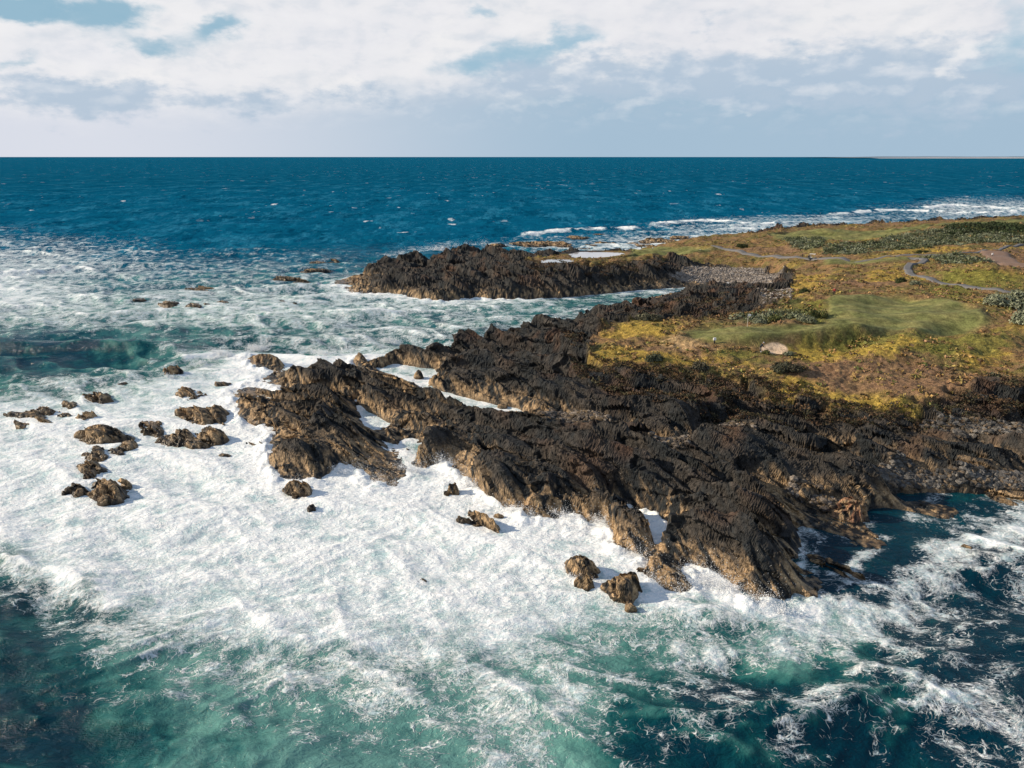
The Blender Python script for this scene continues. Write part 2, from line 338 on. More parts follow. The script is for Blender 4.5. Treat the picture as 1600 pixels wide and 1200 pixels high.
def rock_warp(x, y):
    return x + fbm(x / 5., y / 5., 3, 5) * 1.6, y + fbm(x / 5., y / 5., 3, 9) * 1.6
def rock_big(x, y):
    x2, y2 = rock_warp(x, y); x, y = x * .6 + x2 * .4, y * .6 + y2 * .4
    a = x * SD[0] + y * SD[1]; ne = -x * SD[1] + y * SD[0]
    t1 = -ne / 6.4 + fbm(a / 26., ne / 14., 3, 44) * 1.3; t2 = -ne / 2.3 + fbm(a / 14., ne / 8., 3, 48) * 1.3
    m1 = np.clip(.75 + fbm(a / 14., ne / 7., 2, 52) * 1.3, .15, 1.5); m2 = np.clip(.7 + fbm(a / 7., ne / 4., 2, 56) * 1.5, .1, 1.5)
    saw = (t1 - np.floor(t1) - .5) * 3.1 * m1 + (t2 - np.floor(t2) - .5) * 1.1 * m2
    return saw + facet(x, y, 7., .9, .1, 4., .08, 100) + facet(x, y, 2.8, .7, .18, 3.6, .2, 200, .12) * .5 + fbm(x / 6., y / 6., 3, 33) * .35 - .4
def rock_fine(x, y):
    x, y = rock_warp(x, y)
    return facet(x, y, 1.25, .3, .35, 2.4, .34, 300, -.1) * .8 + facet(x, y, .55, .13, .45, 1.5, .3, 400, .5) * .75
def rock_detail(x, y, k=1.): return rock_big(x, y) + rock_fine(x, y)
def h3(ix, iy, iz, s): return rnd(ix + iz * 131, iy - iz * 57, s)
def facet3(x, y, z, cell, s=0):
    """blocky 3-D noise: nearest of the 8 jittered cell points around -> a tilted plane value in about -1..1"""
    x = x / cell; y = y / cell; z = z / cell; ix = np.floor(x - .5); iy = np.floor(y - .5); iz = np.floor(z - .5)
    best = np.full(x.shape, 1e9); h = np.zeros(x.shape)
    for a in (0, 1):
        for b in (0, 1):
            for c in (0, 1):
                cx, cy, cz_ = ix + a, iy + b, iz + c
                dx = x - cx - .5 - .7 * (h3(cx, cy, cz_, s + 1) - .5); dy = y - cy - .5 - .7 * (h3(cx, cy, cz_, s + 2) - .5); dz = z - cz_ - .5 - .7 * (h3(cx, cy, cz_, s + 3) - .5)
                d = dx * dx + dy * dy + dz * dz; m = d < best
                v = (h3(cx, cy, cz_, s + 4) - .5) * 1.2 + dx * (h3(cx, cy, cz_, s + 5) - .5) * 2 + dy * (h3(cx, cy, cz_, s + 6) - .5) * 2 + dz * (h3(cx, cy, cz_, s + 7) - .5) * 2
                best = np.where(m, d, best); h = np.where(m, v, h)
    return h
def talus(Z, dx, dy, S=1.3, it=24):
    """rubble slope limit"""
    for _ in range(it):
        d = Z[:, 1:] - Z[:, :-1]; T = dx[:, :-1] * S; e = np.sign(d) * np.maximum(np.abs(d) - T, 0) * .27; Z[:, 1:] -= e; Z[:, :-1] += e
        d = Z[1:] - Z[:-1]; T = dy[:-1] * S; e = np.sign(d) * np.maximum(np.abs(d) - T, 0) * .27; Z[1:] -= e; Z[:-1] += e
    return Z
def rock3d(X, Y, Z, k, keep=None):
    """break the slopes of a rock surface (grid) into blocks, pushed along the surface normal; k = strength grid"""
    ax, ay, az = (np.gradient(q, axis=1) for q in (X, Y, Z)); bx, by, bz = (np.gradient(q, axis=0) for q in (X, Y, Z))
    nx, ny, nz = ay * bz - az * by, az * bx - ax * bz, ax * by - ay * bx; L = np.sqrt(nx * nx + ny * ny + nz * nz) + 1e-9; nx, ny, nz = nx / L, ny / L, nz / L
    sg = np.sign(nz); nx, ny, nz = nx * sg, ny * sg, nz * sg
    nd = (nx * -SD[1] + ny * SD[0]); k = k * (.16 + .84 * sstep(.0, -.35, nd))
    m = k > .02; x, y, z = X[m], Y[m], Z[m]
    wx, wy = fbm(x / 1.7, y / 1.7 + z / 1.5, 2, 811) * .5, fbm(x / 1.7 - z / 1.5, y / 1.7, 2, 821) * .5
    # beds: squeeze across the dip
    ne = -x * SD[1] + y * SD[0]; cd_, sd__ = .82, .57
    u = (x * SD[0] + y * SD[1]) / 3.4; v = (ne * cd_ - z * sd__) / 1.7; w = ne * sd__ + z * cd_
    d = facet3(u + wx * .6, v + wy * .6, w + wx * .5, 1.8, 40) * .62 + facet3(u * 1.3 - wy, v * 1.2 + wx, w, .55, 60) * .16 + facet3(u * 1.8, v * 1.5, w + wy, .27, 80) * .06
    d = d * k[m]
    X = X.copy(); Y = Y.copy(); Z = Z.copy(); X[m] += nx[m] * d; Y[m] += ny[m] * d; Z[m] += nz[m] * d
    return X, Y, Z
def height(x, y, full=False, fine=True):
    wj = fbm(x / 1.9, y / 1.9, 3, 21) * 1.1
    s = SDF(x + wj, y - wj)
    b = BASE(x, y)
    veg = sstep(-1.2, 1.2, CV("veg", x, y)); cob = sstep(-.8, .8, CV("cob", x, y))
    rk = (1 - veg) * (1 - cob * .85)
    # sea cliffs: lift the rock quickly away from the waterline
    up = sstep(0., 3.2, s)
    rd = rock_detail(x, y) if fine else rock_big(x, y)
    hgt = b + rk * (up * .15 * np.clip(b / 2., .1, 1) + rd * (.3 + .7 * up) * np.clip(.3 + b / 5., .3, 1.1))
    hum = fbm(x / 9., y / 9., 4, 70)
    gr = np.maximum(sstep(-1.2, 1.4, CV("green", x, y)), np.maximum(sstep(-1.2, 1.4, CV("fair", x, y)), 0))
    hgt = hgt + veg * (1 - gr) * (1 - .9 * sstep(-7, -1, CV('bunk', x, y))) * (hum * 1.4 + fbm(x / 1.6, y / 1.6, 3, 90) * .28 + ridged(x / .8, y / .8, 2, 95) * .1) + gr * fbm(x / 17., y / 10., 2, 73) * 2.4
    bk = CV("bunk", x, y); hgt = hgt - sstep(-.2, 1.2, bk) * .12 + np.exp(-((bk + .5) / .5) ** 2) * .06
    hgt = hgt + cob * (1 - veg) * (stones(x, y, .8, 7) * .4 + fbm(x / 5., y / 5., 3, 8) * .35)
    m = s < 0
    sea = -.35 + s * .45
    out = np.where(m, np.maximum(np.minimum(sea, hgt) + rd * .3 * sstep(-2.5, 0, s), -4), np.maximum(hgt, np.minimum(-.4 + s * .8, .12)))
    for pl, pz in POOLW:
        ps = sdist(pl, x, y); out = np.where(ps > -2.5, np.minimum(out, pz - .25 - ps * .2), out) if True else out
        out = np.where((ps <= -.2) & (ps > -4.), np.maximum(out, pz - .02 + .25 * sstep(.2, 2., -ps)), out)
    if full: return out, s, rd, veg, cob, gr
    return out
POOLW = [(W(pl, pz), pz) for pl, pz in POOLS]
def HT(x, y): return float(height(np.array([x]), np.array([y]))[0])

# ------------------------------------------------------------------ albedo of the ground (vertex colour; the rock tones also carry sun and shade)
def lerp(a, b, t): return a + (b - a) * t[..., None]
def C3(r, g, b): return np.array([r, g, b], float)
def rock_col(x, y, h, sh):
    n = fbm(x / 4. + h * .2, y / 4. - h * .2, 4, 130); n2 = fbm(x / .8 + h * .9, y / .8 - h * 1.1, 3, 140); n3 = fbm(x / 11., y / 11., 3, 150)
    c = lerp(C3(.014, .018, .021), C3(.05, .044, .038), sstep(-.35, .45, n + n2 * .6))
    # tan low, dark upper beds: mostly sun and shade painted in, partly bleaching
    tan = sstep(3.6, 1.2, h + n * 2.6 + 1.2 * n2) * sstep(-.2, .2, n2 + n * .8)
    c = lerp(c, C3(.52, .36, .2), tan * .85)
    c = lerp(c, C3(.16, .09, .05), sstep(.25, .5, n3) * .35)
    wet = sstep(.9, .2, h); c = c * (1 - .45 * wet)[..., None]
    return c, wet
def colours(x, y, h, s, veg, cob, gr):
    c, wet = rock_col(x, y, h, s)
    lich = sstep(3.5, 6.5, h) * sstep(.0, .5, fbm(x / 5., y / 5., 4, 160))
    c = lerp(c, C3(.13, .06, .028), lich * .5)
    # heath
    n = fbm(x / 6., y / 6. , 4, 170); n2 = fbm(x / 1.3, y / 1.3, 4, 180); n3 = fbm(x / 17., y / 9., 3, 190)
    v = lerp(C3(.2, .125, .07), C3(.13, .115, .042), sstep(-.25, .35, n + n2 * .4))
    v = lerp(v, C3(.25, .185, .05), sstep(.12, .5, n3 + n2 * .35) * .7)
    v = lerp(v, C3(.29, .165, .08), sstep(-.1, -.5, n3 + n2 * .3) * .6)
    def put(k, col, a=1., e0=-1.2, e1=1.6, nz=1.2): 
        nonlocal v
        v = lerp(v, col, sstep(e0, e1, CV(k, x, y) + n2 * nz) * a)
    put("brown", C3(.2, .12, .08), .8); v = lerp(v, C3(.34, .21, .1), sstep(.25, .6, n2 + n * .5) * .5)
    put("sg", C3(.15, .15, .035), .75); put("yel", C3(.36, .25, .055), .75, nz=2.)
    put("silv", C3(.12, .125, .07), .6); put("dark", C3(.035, .05, .02), .85); put("sand", C3(.4, .27, .16), .8, nz=1.5)
    v = v * (1 + n2 * .5 + fbm(x / .35, y / .35, 2, 33) * .35)[..., None]
    g = lerp(C3(.12, .128, .05), C3(.175, .165, .07), sstep(-.3, .4, fbm(x / 5., y / 5., 3, 200))) * (1 + .06 * np.sin((x * .6 + y * .8) * 1.6))[..., None]
    v = lerp(v, g, gr); c = lerp(c, np.clip(v * np.array([1.15, 1.16, 1.05]), 0.01, 1), veg)
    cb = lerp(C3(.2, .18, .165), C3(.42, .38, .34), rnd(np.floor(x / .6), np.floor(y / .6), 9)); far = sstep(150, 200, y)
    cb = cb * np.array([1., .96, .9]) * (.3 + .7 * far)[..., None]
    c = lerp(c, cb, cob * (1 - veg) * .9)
    bk = sstep(-.15, .15, CV("bunk", x, y)); c = lerp(c, C3(.8, .58, .38), bk)
    return np.clip(c, 0.004, 1), np.clip(wet * (1 - veg), 0, 1)
# ------------------------------------------------------------------ materials
def terrain_mat(name, bump_s=.6, wetness=True, sc_=1., rough=.88):
    m, t, b = new_mat(name); p = obj_coord(t)
    col = t.attr("albedo", "Color"); wet = t.attr("wet")
    n1 = t.noise(p, 1.1 * sc_, 6, .65); n2 = t.noise(p, 5. * sc_, 5, .7)
    f = t.m("MULTIPLY", t.mr(n1, .3, .7, .6, 1.4), t.mr(n2, .25, .75, .62, 1.4))
    cr = t.vor(t.vm("ADD", p, t.vm("SCALE", t.noise(p, .8, 3, .5, col=True), None, 1.5)), 1.3 * sc_, "DISTANCE_TO_EDGE")
    f = t.m("MULTIPLY", f, t.mr(cr, 0., .06, .55 if wetness else .95, 1.))
    t.put(b.inputs["Base Color"], t.vm("SCALE", col, None, f)) if False else None
    vs = t.new("ShaderNodeVectorMath", operation="SCALE"); t.put(vs.inputs[0], col); t.put(vs.inputs[3], f)
    t.put(b.inputs["Base Color"], vs.outputs[0])
    t.put(b.inputs["Roughness"], t.mr(wet, 0, 1, rough, .32) if wetness else rough)
    b.inputs["Specular IOR Level"].default_value = .35 if wetness else .15
    h = t.m("ADD", t.m("MULTIPLY", n1, .6), t.m("ADD", t.m("MULTIPLY", n2, .3), t.m("MULTIPLY", t.mr(cr, 0, .1), .25)))
    t.put(b.inputs["Normal"], t.bump(h, bump_s, .5))
    return m
M_rock = terrain_mat("rock", .55)
M_heath = terrain_mat("heath turf", .7, False, 1.4)
M_cob = terrain_mat("cobbles", .8, False, 2.4)
M_turf = terrain_mat("mown turf", .12, False, .6)
M_sand = terrain_mat("bunker sand", .15, False, 1.)
def sea_mat():
    m, t, b = new_mat("sea water"); p = obj_coord(t)
    D = t.attr("foam"); K = t.attr("milk"); S = t.attr("crest"); FAR = t.attr("far")
    sx = t.new("ShaderNodeSeparateXYZ"); t.put(sx.inputs[0], p)
    cx = t.new("ShaderNodeCombineXYZ"); t.put(cx.inputs[0], sx.outputs[0]); t.put(cx.inputs[1], sx.outputs[1])
    q = cx.outputs[0]
    w1 = t.vm("SUBTRACT", t.noise(q, .16, 2, .5, col=True, dim="2D"), (.5, .5, .5))
    w2 = t.vm("SUBTRACT", t.noise(q, .9, 2, .5, col=True, dim="2D"), (.5, .5, .5))
    q1 = t.vm("ADD", q, t.vm("ADD", t.vm("SCALE", w1, None, 2.2), t.vm("SCALE", w2, None, .38)))
    # stretched a little along the wave crests
    q2 = t.vm("MULTIPLY", q1, (.75, 1.3, 1.))
    e1 = t.vor(q2, .42, "DISTANCE_TO_EDGE", "2D"); e2 = t.vor(q2, 1.15, "DISTANCE_TO_EDGE", "2D"); e3 = t.vor(q2, 2.9, "DISTANCE_TO_EDGE", "2D")
    nz = t.noise(q1, .35, 6, .68, dim="2D"); nf = t.noise(q2, 2.2, 5, .7, dim="2D")
    lo = t.noise(q, .07, 3, .5, dim="2D")
    # local density
    d = t.m("ADD", D, t.m("MULTIPLY", t.m("SUBTRACT", lo, .5), t.m("MULTIPLY", 1.1, t.m("MULTIPLY", D, t.m("SUBTRACT", 1.25, D)))))
    d = t.m("ADD", d, t.m("MULTIPLY", S, t.m("MULTIPLY", .5, t.mr(D, .02, .4))))
    dd = t.m("ADD", d, t.m("MULTIPLY", t.m("SUBTRACT", nz, .5), t.mr(D, 0, .3, .8, 1.8)))
    def lace(e, wmax):
        w = t.mr(dd, .1, 1., .002, wmax, False)
        return t.m("SUBTRACT", 1., t.mr(t.m("DIVIDE", e, w), .3, 1.5))
    q3 = t.vm('ADD', q2, (37.3, 11.9, 0))
    def rdg(v, s, d, k): return t.m('MULTIPLY', t.m('ABSOLUTE', t.m('SUBTRACT', t.noise(v, s, d, .55, .25, dim='2D'), .5)), k)
    g1 = t.m('MINIMUM', rdg(q2, .55, 2, 2.2), t.m('ADD', rdg(q3, .7, 2, 2.2), .01)); g2 = t.m('MINIMUM', rdg(q2, 1.5, 2.5, 2.4), rdg(q3, 1.9, 2.5, 2.4)); g3 = rdg(q3, 4., 3, 2.4)
    l1 = lace(g1, .1); l2 = t.m('MAXIMUM', lace(g2, .15), t.m('MULTIPLY', lace(e2, .12), .55)); l3 = lace(g3, .3)
    L = t.m("MAXIMUM", t.m("MULTIPLY", l1, t.mr(dd, .14, .3)), t.m("MAXIMUM", t.m("MULTIPLY", l2, t.mr(dd, .26, .5)), t.m("MULTIPLY", l3, t.mr(dd, .4, .7))))
    L = t.m("MULTIPLY", L, t.mr(nf, .3, .58, .3, 1.))
    solid = t.mr(t.m("ADD", dd, t.m("MULTIPLY", t.m("SUBTRACT", nf, .5), .7)), .58, 1.02)
    speck = t.m('MULTIPLY', t.mr(t.m('ADD', t.noise(q2, 3.2, 5, .75, dim='2D'), t.m('MULTIPLY', t.m('SUBTRACT', dd, .5), .32)), .53, .62), t.mr(t.m('ADD', dd, t.m('MULTIPLY', t.m('SUBTRACT', nz, .5), 1.2)), .24, .7, 0, .7))
    foam = t.m('MAXIMUM', t.m("MAXIMUM", t.m('MULTIPLY', L, t.mr(nz, .3, .55, .45, .95)), speck), solid)
    foam = t.m("MULTIPLY", foam, t.mr(D, .07, .2))
    # whitecaps offshore
    cap = t.m("MULTIPLY", t.mr(t.m("ADD", S, t.m("MULTIPLY", t.m("SUBTRACT", nf, .5), .7)), .98, 1.2), t.mr(t.noise(q, .02, 3, .6, dim="2D"), .48, .62))
    foam = t.m("MAXIMUM", foam, t.m("MULTIPLY", cap, t.m('MULTIPLY', FAR, .9)), clamp=True)
    cap2 = t.m('MULTIPLY', t.mr(t.noise(t.vm('MULTIPLY', q, (.7, .45, 1.)), .09, 4, .6, dim='2D'), .69, .73), t.m('MULTIPLY', t.mr(FAR, .4, 1.), t.mr(t.noise(q, .006, 3, .5, dim='2D'), .45, .6)))
    foam = t.m('MAXIMUM', foam, t.m('MULTIPLY', cap2, .7), clamp=True)
    # aerated water
    mk = t.m("ADD", t.m('MULTIPLY', K, 1.), t.m("MULTIPLY", t.m("SUBTRACT", t.noise(q1, .2, 4, .6, dim="2D"), .5), .75), clamp=True)
    mk = t.m("MAXIMUM", mk, t.m("MULTIPLY", t.mr(dd, .35, 1.1), .8))
    deep = t.mix(FAR, rgb(.001, .028, .05), rgb(.003, .105, .2))  # offshore end: deep-water blue plus the sky's reflected blue, painted in
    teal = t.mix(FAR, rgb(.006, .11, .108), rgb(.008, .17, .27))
    c = t.mix(t.mr(mk, .16, .55), deep, teal)
    c = t.mix(t.mr(mk, .3, .9), c, rgb(.2, .43, .38))
    blot = t.noise(t.vm("MULTIPLY", q, (.35, 1., 1.)), .05, 5, .6, dim="2D")
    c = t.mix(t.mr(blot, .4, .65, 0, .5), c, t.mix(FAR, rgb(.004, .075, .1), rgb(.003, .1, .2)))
    c = t.mix(t.m('MULTIPLY', t.mr(FAR, .2, 1.), t.mr(t.noise(t.vm('MULTIPLY', q, (1.3, .35, 1.)), .03, 9, .85, dim='2D'), .5, .62, 0, .75)), c, rgb(.001, .055, .115))  # dark flecks painted for sky reflections on unresolved wave facets
    c = t.mix(t.m('MULTIPLY', t.mr(FAR, .2, 1.), t.mr(t.noise(t.vm('MULTIPLY', q, (1.3, .35, 1.)), .036, 9, .85, dim='2D'), .5, .38, 0, .6)), c, rgb(.03, .22, .36))  # pale flecks: the brighter sky reflections, likewise put into the colour
    cells = t.m('MULTIPLY', t.mr(e3, .04, .32), t.mr(t.noise(q2, .55, 5, .65, dim='2D'), .36, .62)); cells = t.m('MAXIMUM', cells, t.m('MULTIPLY', t.mr(e2, .05, .35), t.mr(nz, .42, .62)))
    fc = t.mix(t.mr(nf, .3, .7), rgb(.86, .92, .96), rgb(.99, .99, .99)); fc = t.mix(t.m('MULTIPLY', cells, t.mr(dd, 1.3, .75, .3, .8)), fc, rgb(.5, .69, .76))
    c = t.mix(t.m('MULTIPLY', t.mr(t.m('ADD', D, t.m('MULTIPLY', t.m('SUBTRACT', nz, .5), .5)), .5, .9), t.mr(FAR, 0, 1, .85, .5)), c, rgb(.46, .66, .72))
    t.put(b.inputs["Base Color"], t.mix(foam, c, fc))
    t.put(b.inputs["Roughness"], t.m('MAXIMUM', t.mr(foam, 0, .6, .1, .9), t.mr(FAR, 0, 1, .1, .4))); b.inputs["IOR"].default_value = 1.33
    t.put(b.inputs["Specular IOR Level"], t.m('MULTIPLY', t.mr(foam, 0, .6, 1., .2), t.mr(FAR, 0, .9, .13, .0)))
    rp = t.vm("MULTIPLY", q, (.7, 1.2, 1.))
    r3 = t.noise(t.vm("MULTIPLY", q, (.45, 1.3, 1.)), .035, 6, .72, dim="2D"); FAR2 = t.attr("veryfar")
    r1 = t.noise(rp, 1.3, 6, .62, 0.3, dim="2D"); r2 = t.noise(rp, .22, 5, .6, .2, dim="2D")
    h = t.m("ADD", t.m("ADD", t.m("MULTIPLY", r1, .6), t.m("MULTIPLY", r3, t.m("MULTIPLY", FAR2, 26.))), t.m("ADD", t.m("MULTIPLY", r2, t.mr(FAR, 0, 1, .5, 2.6)), t.m("MULTIPLY", foam, t.m("ADD", .1, t.m("MULTIPLY", nf, .25)))))
    t.put(b.inputs["Normal"], t.bump(h, .85, .55))
    return m
M_sea = sea_mat()
def pool_mat():
    m, t, b = new_mat("still pool water"); p = obj_coord(t)
    t.put(b.inputs["Base Color"], t.mix(t.noise(p, .5, 3), rgb(.42, .42, .44), rgb(.62, .61, .63)))  # pale base colour paints in the bright sky mirrored by the pools
    b.inputs["Roughness"].default_value = .06; b.inputs["Specular IOR Level"].default_value = 1.
    t.put(b.inputs["Normal"], t.bump(t.noise(p, 3., 3), .08, .05)); return m
# ------------------------------------------------------------------ terrain mesh (fine near, coarser far)
du = .0015
uu = np.arange(-.52, 1.02, du); yy_ = [47.]
while yy_[-1] < 640: yy_.append(yy_[-1] * (1.00135 if yy_[-1] < 165 else 1.0021))
yy_ = np.array(yy_)
YT, UT = np.meshgrid(yy_, uu, indexing="ij"); XT = UT * YT
msk = SDF(XT, YT) > -9
ZT = np.full(XT.shape, -5.); ALB = np.zeros(XT.shape + (3,)); WET = np.zeros(XT.shape); CLS = np.zeros(XT.shape, int)
x_, y_ = XT[msk], YT[msk]
h_, s_, rd_, veg_, cob_, gr_ = height(x_, y_, True, False)
ZB = np.full(XT.shape, -4.); ZB[msk] = h_; ZB0 = ZB.copy()
DX = du * YT; DY = np.gradient(YT, axis=0)
ZB = talus(ZB, DX, DY, 1.9, 20)
kr = np.zeros(XT.shape); kr[msk] = (1 - veg_) * (1 - cob_)
kr2 = np.clip(kr + .0, 0, 1); ZB = ZB * kr2 + ZB0 * (1 - kr2)
up_ = sstep(-1.5, 1.5, s_); h_ = ZB[msk] + kr[msk] * rock_fine(x_, y_) * (.05 + .13 * up_)
cc, ww = colours(x_, y_, h_, s_, veg_, cob_, gr_)
bk_ = CV("bunk", x_, y_); gn_ = CV("green", x_, y_); fr_ = CV("fair", x_, y_)
cl = np.where(veg_ > .5, 1, np.where(cob_ > .5, 2, 0)); cl = np.where((gn_ > 0.25), 3, np.where((fr_ > .25) & (veg_ > .5), 4, cl)); cl = np.where(bk_ > 0, 5, cl)
ALB[msk] = cc; WET[msk] = ww; CLS[msk] = cl
# crags lean and overhang: sideways shift of rock vertices
rkm = np.zeros(XT.shape); rkm[msk] = (1 - veg_) * (1 - cob_) * sstep(-.5, 1.5, h_)
ZT[msk] = h_
XS, YS, ZT = rock3d(XT, YT, ZT, kr * sstep(-1., .6, ZT) * np.clip(.45 + ZT / 5., .4, 1))
#XS[msk] += rkm[msk] * .3 * fbm(x_ / .9 + 9, y_ / .9 + h_ / .8, 3, 301); YS[msk] += rkm[msk] * .3 * fbm(x_ / .9 - 5, y_ / .9 - h_ / .8, 3, 311)
keep = (np.maximum.reduce([ZT[:-1, :-1], ZT[1:, :-1], ZT[:-1, 1:], ZT[1:, 1:]]) > -1.3)
qc = CLS[:-1, :-1]
for k, nm, mt, smo in ((0, "coastal_rock", M_rock, False), (1, "heath_ground", M_heath, True), (2, "cobble_beach", M_cob, False), (3, "putting_green", M_turf, True), (4, "fairway_turf", M_turf, True), (5, "bunker_sand", M_sand, True)):
    kk = keep & (qc == k)
    if kk.any():
        tag(grid_mesh(nm, XS, YS, ZT, kk, mt, smo, {"albedo": ("FLOAT_COLOR", ALB), "wet": ("FLOAT", WET)}), kind="structure")
for pl, pz in POOLS:
    w = W(pl, pz); cxp = sum(a for a, b in w) / len(w); cyp = sum(b for a, b in w) / len(w)
    V = [(cxp, cyp, pz)] + [(cxp + (a - cxp) * 1.12, cyp + (b - cyp) * 1.12, pz) for a, b in w]; n = len(w)
    tag(mesh_np("pool_water", V, [(0, 1 + i, 1 + (i + 1) % n) for i in range(n)], bpy.data.materials.get("still pool water") or pool_mat()), kind="structure")
# ------------------------------------------------------------------ sea
FX_N = np.arange(-100, 1701, 100)
FY_N = [250,300,330,345,360,380,400,420,440,460,480,500,520,540,560,580,600,640,680,720,760,800,840,880,920,960,1000,1040,1080,1120,1160,1200,1260]
FMAP = """0000000000000000000
0000000000000000111
0000000000000012556
1110000000012453333
2211000000124655333
3332111112356655333
5553222112366655333
6664332234566633333
8753333445666633333
8864555566554443333
6665666654433544333
5555555443322444333
2222233444333333333
1111234543333333333
1111388877544333333
1112698888644333333
2246899988843333333
7888989999974444444
8899999999994444444
9999999999999444444
9999999999999411123
9999999999999721245
8999999999999521244
4589999999998311353
2368899999999624533
1136788888877563223
1124577777544554433
1113455555423344334
1112234445223343345
1111122345223343356
1111112234223333457
1111111124223333467
1111111124223333467"""
FM = np.array([[int(c) for c in r] for r in FMAP.split("\n")], float) / 9.
MMAP = """0000000000000000000
0000000000000000000
0000000000000001122
0000000000001222222
0000000000122222222
1111111112222222222
2222222223333222222
3333333334444222222
4444444444443222222
5554444444443222222
5555555555443222222
5555555544332222222
3334444443333333333
2223334544333333333
2223556555333333333
3334566655333333333
4445566655333333333
5555666666533333333
6666666666654333333
7777777777764322222
8888888888875322222
8888888888886311112
7777777777776311112
4577777777776311111
2346777777776421111
2235777777776642111
2235777777655543111
2235777777643433111
2224677788642332111
2223667788632222111
2223567788632222111
2223567788632222111
2223567788632222111"""
MM = np.array([[int(c) for c in r] for r in MMAP.split("\n")], float) / 9.
def table(T, x, y):
    """world-fixed look-up: rows and columns of the table are lines on the sea surface"""
    zc = y * cT + HC * sT; px = CX + F * x / zc; py = CY + F * (HC * cT - y * sT) / zc
    # rows are spaced unevenly
    r = np.interp(py, FY_N, np.arange(len(FY_N))); c = np.clip((px + 100) / 100., 0, 18 - 1e-6)
    r = np.clip(r, 0, len(FY_N) - 1.000001)
    i = r.astype(int); j = c.astype(int); fr = r - i; fc = c - j; fr = fr * fr * (3 - 2 * fr); fc = fc * fc * (3 - 2 * fc)
    return (T[i, j] * (1 - fc) + T[i, j + 1] * fc) * (1 - fr) + (T[i + 1, j] * (1 - fc) + T[i + 1, j + 1] * fc) * fr
du = .0017
uu = np.arange(-1.02, 1.02, du); ys = [6.]
while ys[-1] < 26: ys.append(ys[-1] * 1.03)
while ys[-1] < 800: ys.append(ys[-1] * (1.0028 if ys[-1] < 300 else 1.0036))
while ys[-1] < 3000: ys.append(ys[-1] * 1.01)
while ys[-1] < 60000: ys.append(ys[-1] * 1.06)
ys = np.array(ys)
Y0, U0 = np.meshgrid(ys, uu, indexing="ij"); X0 = U0 * Y0
ins = (X0 > GX0 + 1) & (X0 < GX0 + GD * NX - 3) & (Y0 > GY0 + 1) & (Y0 < GY0 + GD * NY - 3)
S0 = np.where(ins, SDF(X0, Y0), np.where(Y0 < GY0 + 1, -30, np.where((X0 < GX0 + 1), -30, np.where(Y0 > 660, -60, 10.))))
keep = np.maximum.reduce([-S0[:-1, :-1], -S0[1:, 1:], -S0[:-1, 1:], -S0[1:, :-1]]) > -5.
use = np.zeros(X0.shape, bool); use[:-1, :-1] |= keep; use[1:, :-1] |= keep; use[:-1, 1:] |= keep; use[1:, 1:] |= keep
x_, y_, s_ = X0[use], Y0[use], S0[use]
dist = np.hypot(x_, y_)
wr = np.random.default_rng(5)
wx = fbm(x_ / 30., y_ / 30., 2, 401) * 7; wy = fbm(x_ / 30., y_ / 30., 2, 402) * 7
# inner channels and coves lie sheltered
def fld(pts, z=0): return np.array(W(pts, z))
shel = np.ones(x_.shape)
for hl in HOLES + [W([(1225,829),(1397,855),(1416,799),(1520,800),(1525,765),(1395,770),(1350,790),(1225,800)]), W([(880,480),(1086,462),(1130,440),(1000,448),(860,468)])]:
    shel = np.minimum(shel, 1 - .85 * sstep(-4, 1, sdist(hl, x_, y_)))
amp = shel * (1 - .6 * sstep(-10, -1, s_))
z = np.zeros(x_.shape); ddx = np.zeros(x_.shape); ddy = np.zeros(x_.shape); stp = np.zeros(x_.shape)
for k in range(46):
    lam = 1.6 * (26 / 1.6) ** (k / 45.) * wr.uniform(.9, 1.1)
    th = math.radians(-100 + wr.normal(0, 34 if lam < 10 else 16)); kx, ky = math.cos(th) * 6.2832 / lam, math.sin(th) * 6.2832 / lam
    A = .0105 * lam ** .95 * wr.uniform(.6, 1.2)
    env = .55 + .9 * np.clip(gn(x_ / (lam * 5) + k * 3, y_ / (lam * 5), 500 + k) + .45, 0, 1.5)
    env = env * np.clip((lam / (y_ * .0036 + .02 * np.maximum(y_ - 800, 0)) - 2.) / 3., 0, 1)
    ph = kx * (x_ + wx) + ky * (y_ + wy) + wr.uniform(0, 6.28)
    c, s2 = np.cos(ph), np.sin(ph)
    z += A * env * c; q = .75 * A * env; ddx -= q * math.cos(th) * s2; ddy -= q * math.sin(th) * s2; stp += A * env * c * 6.2832 / lam
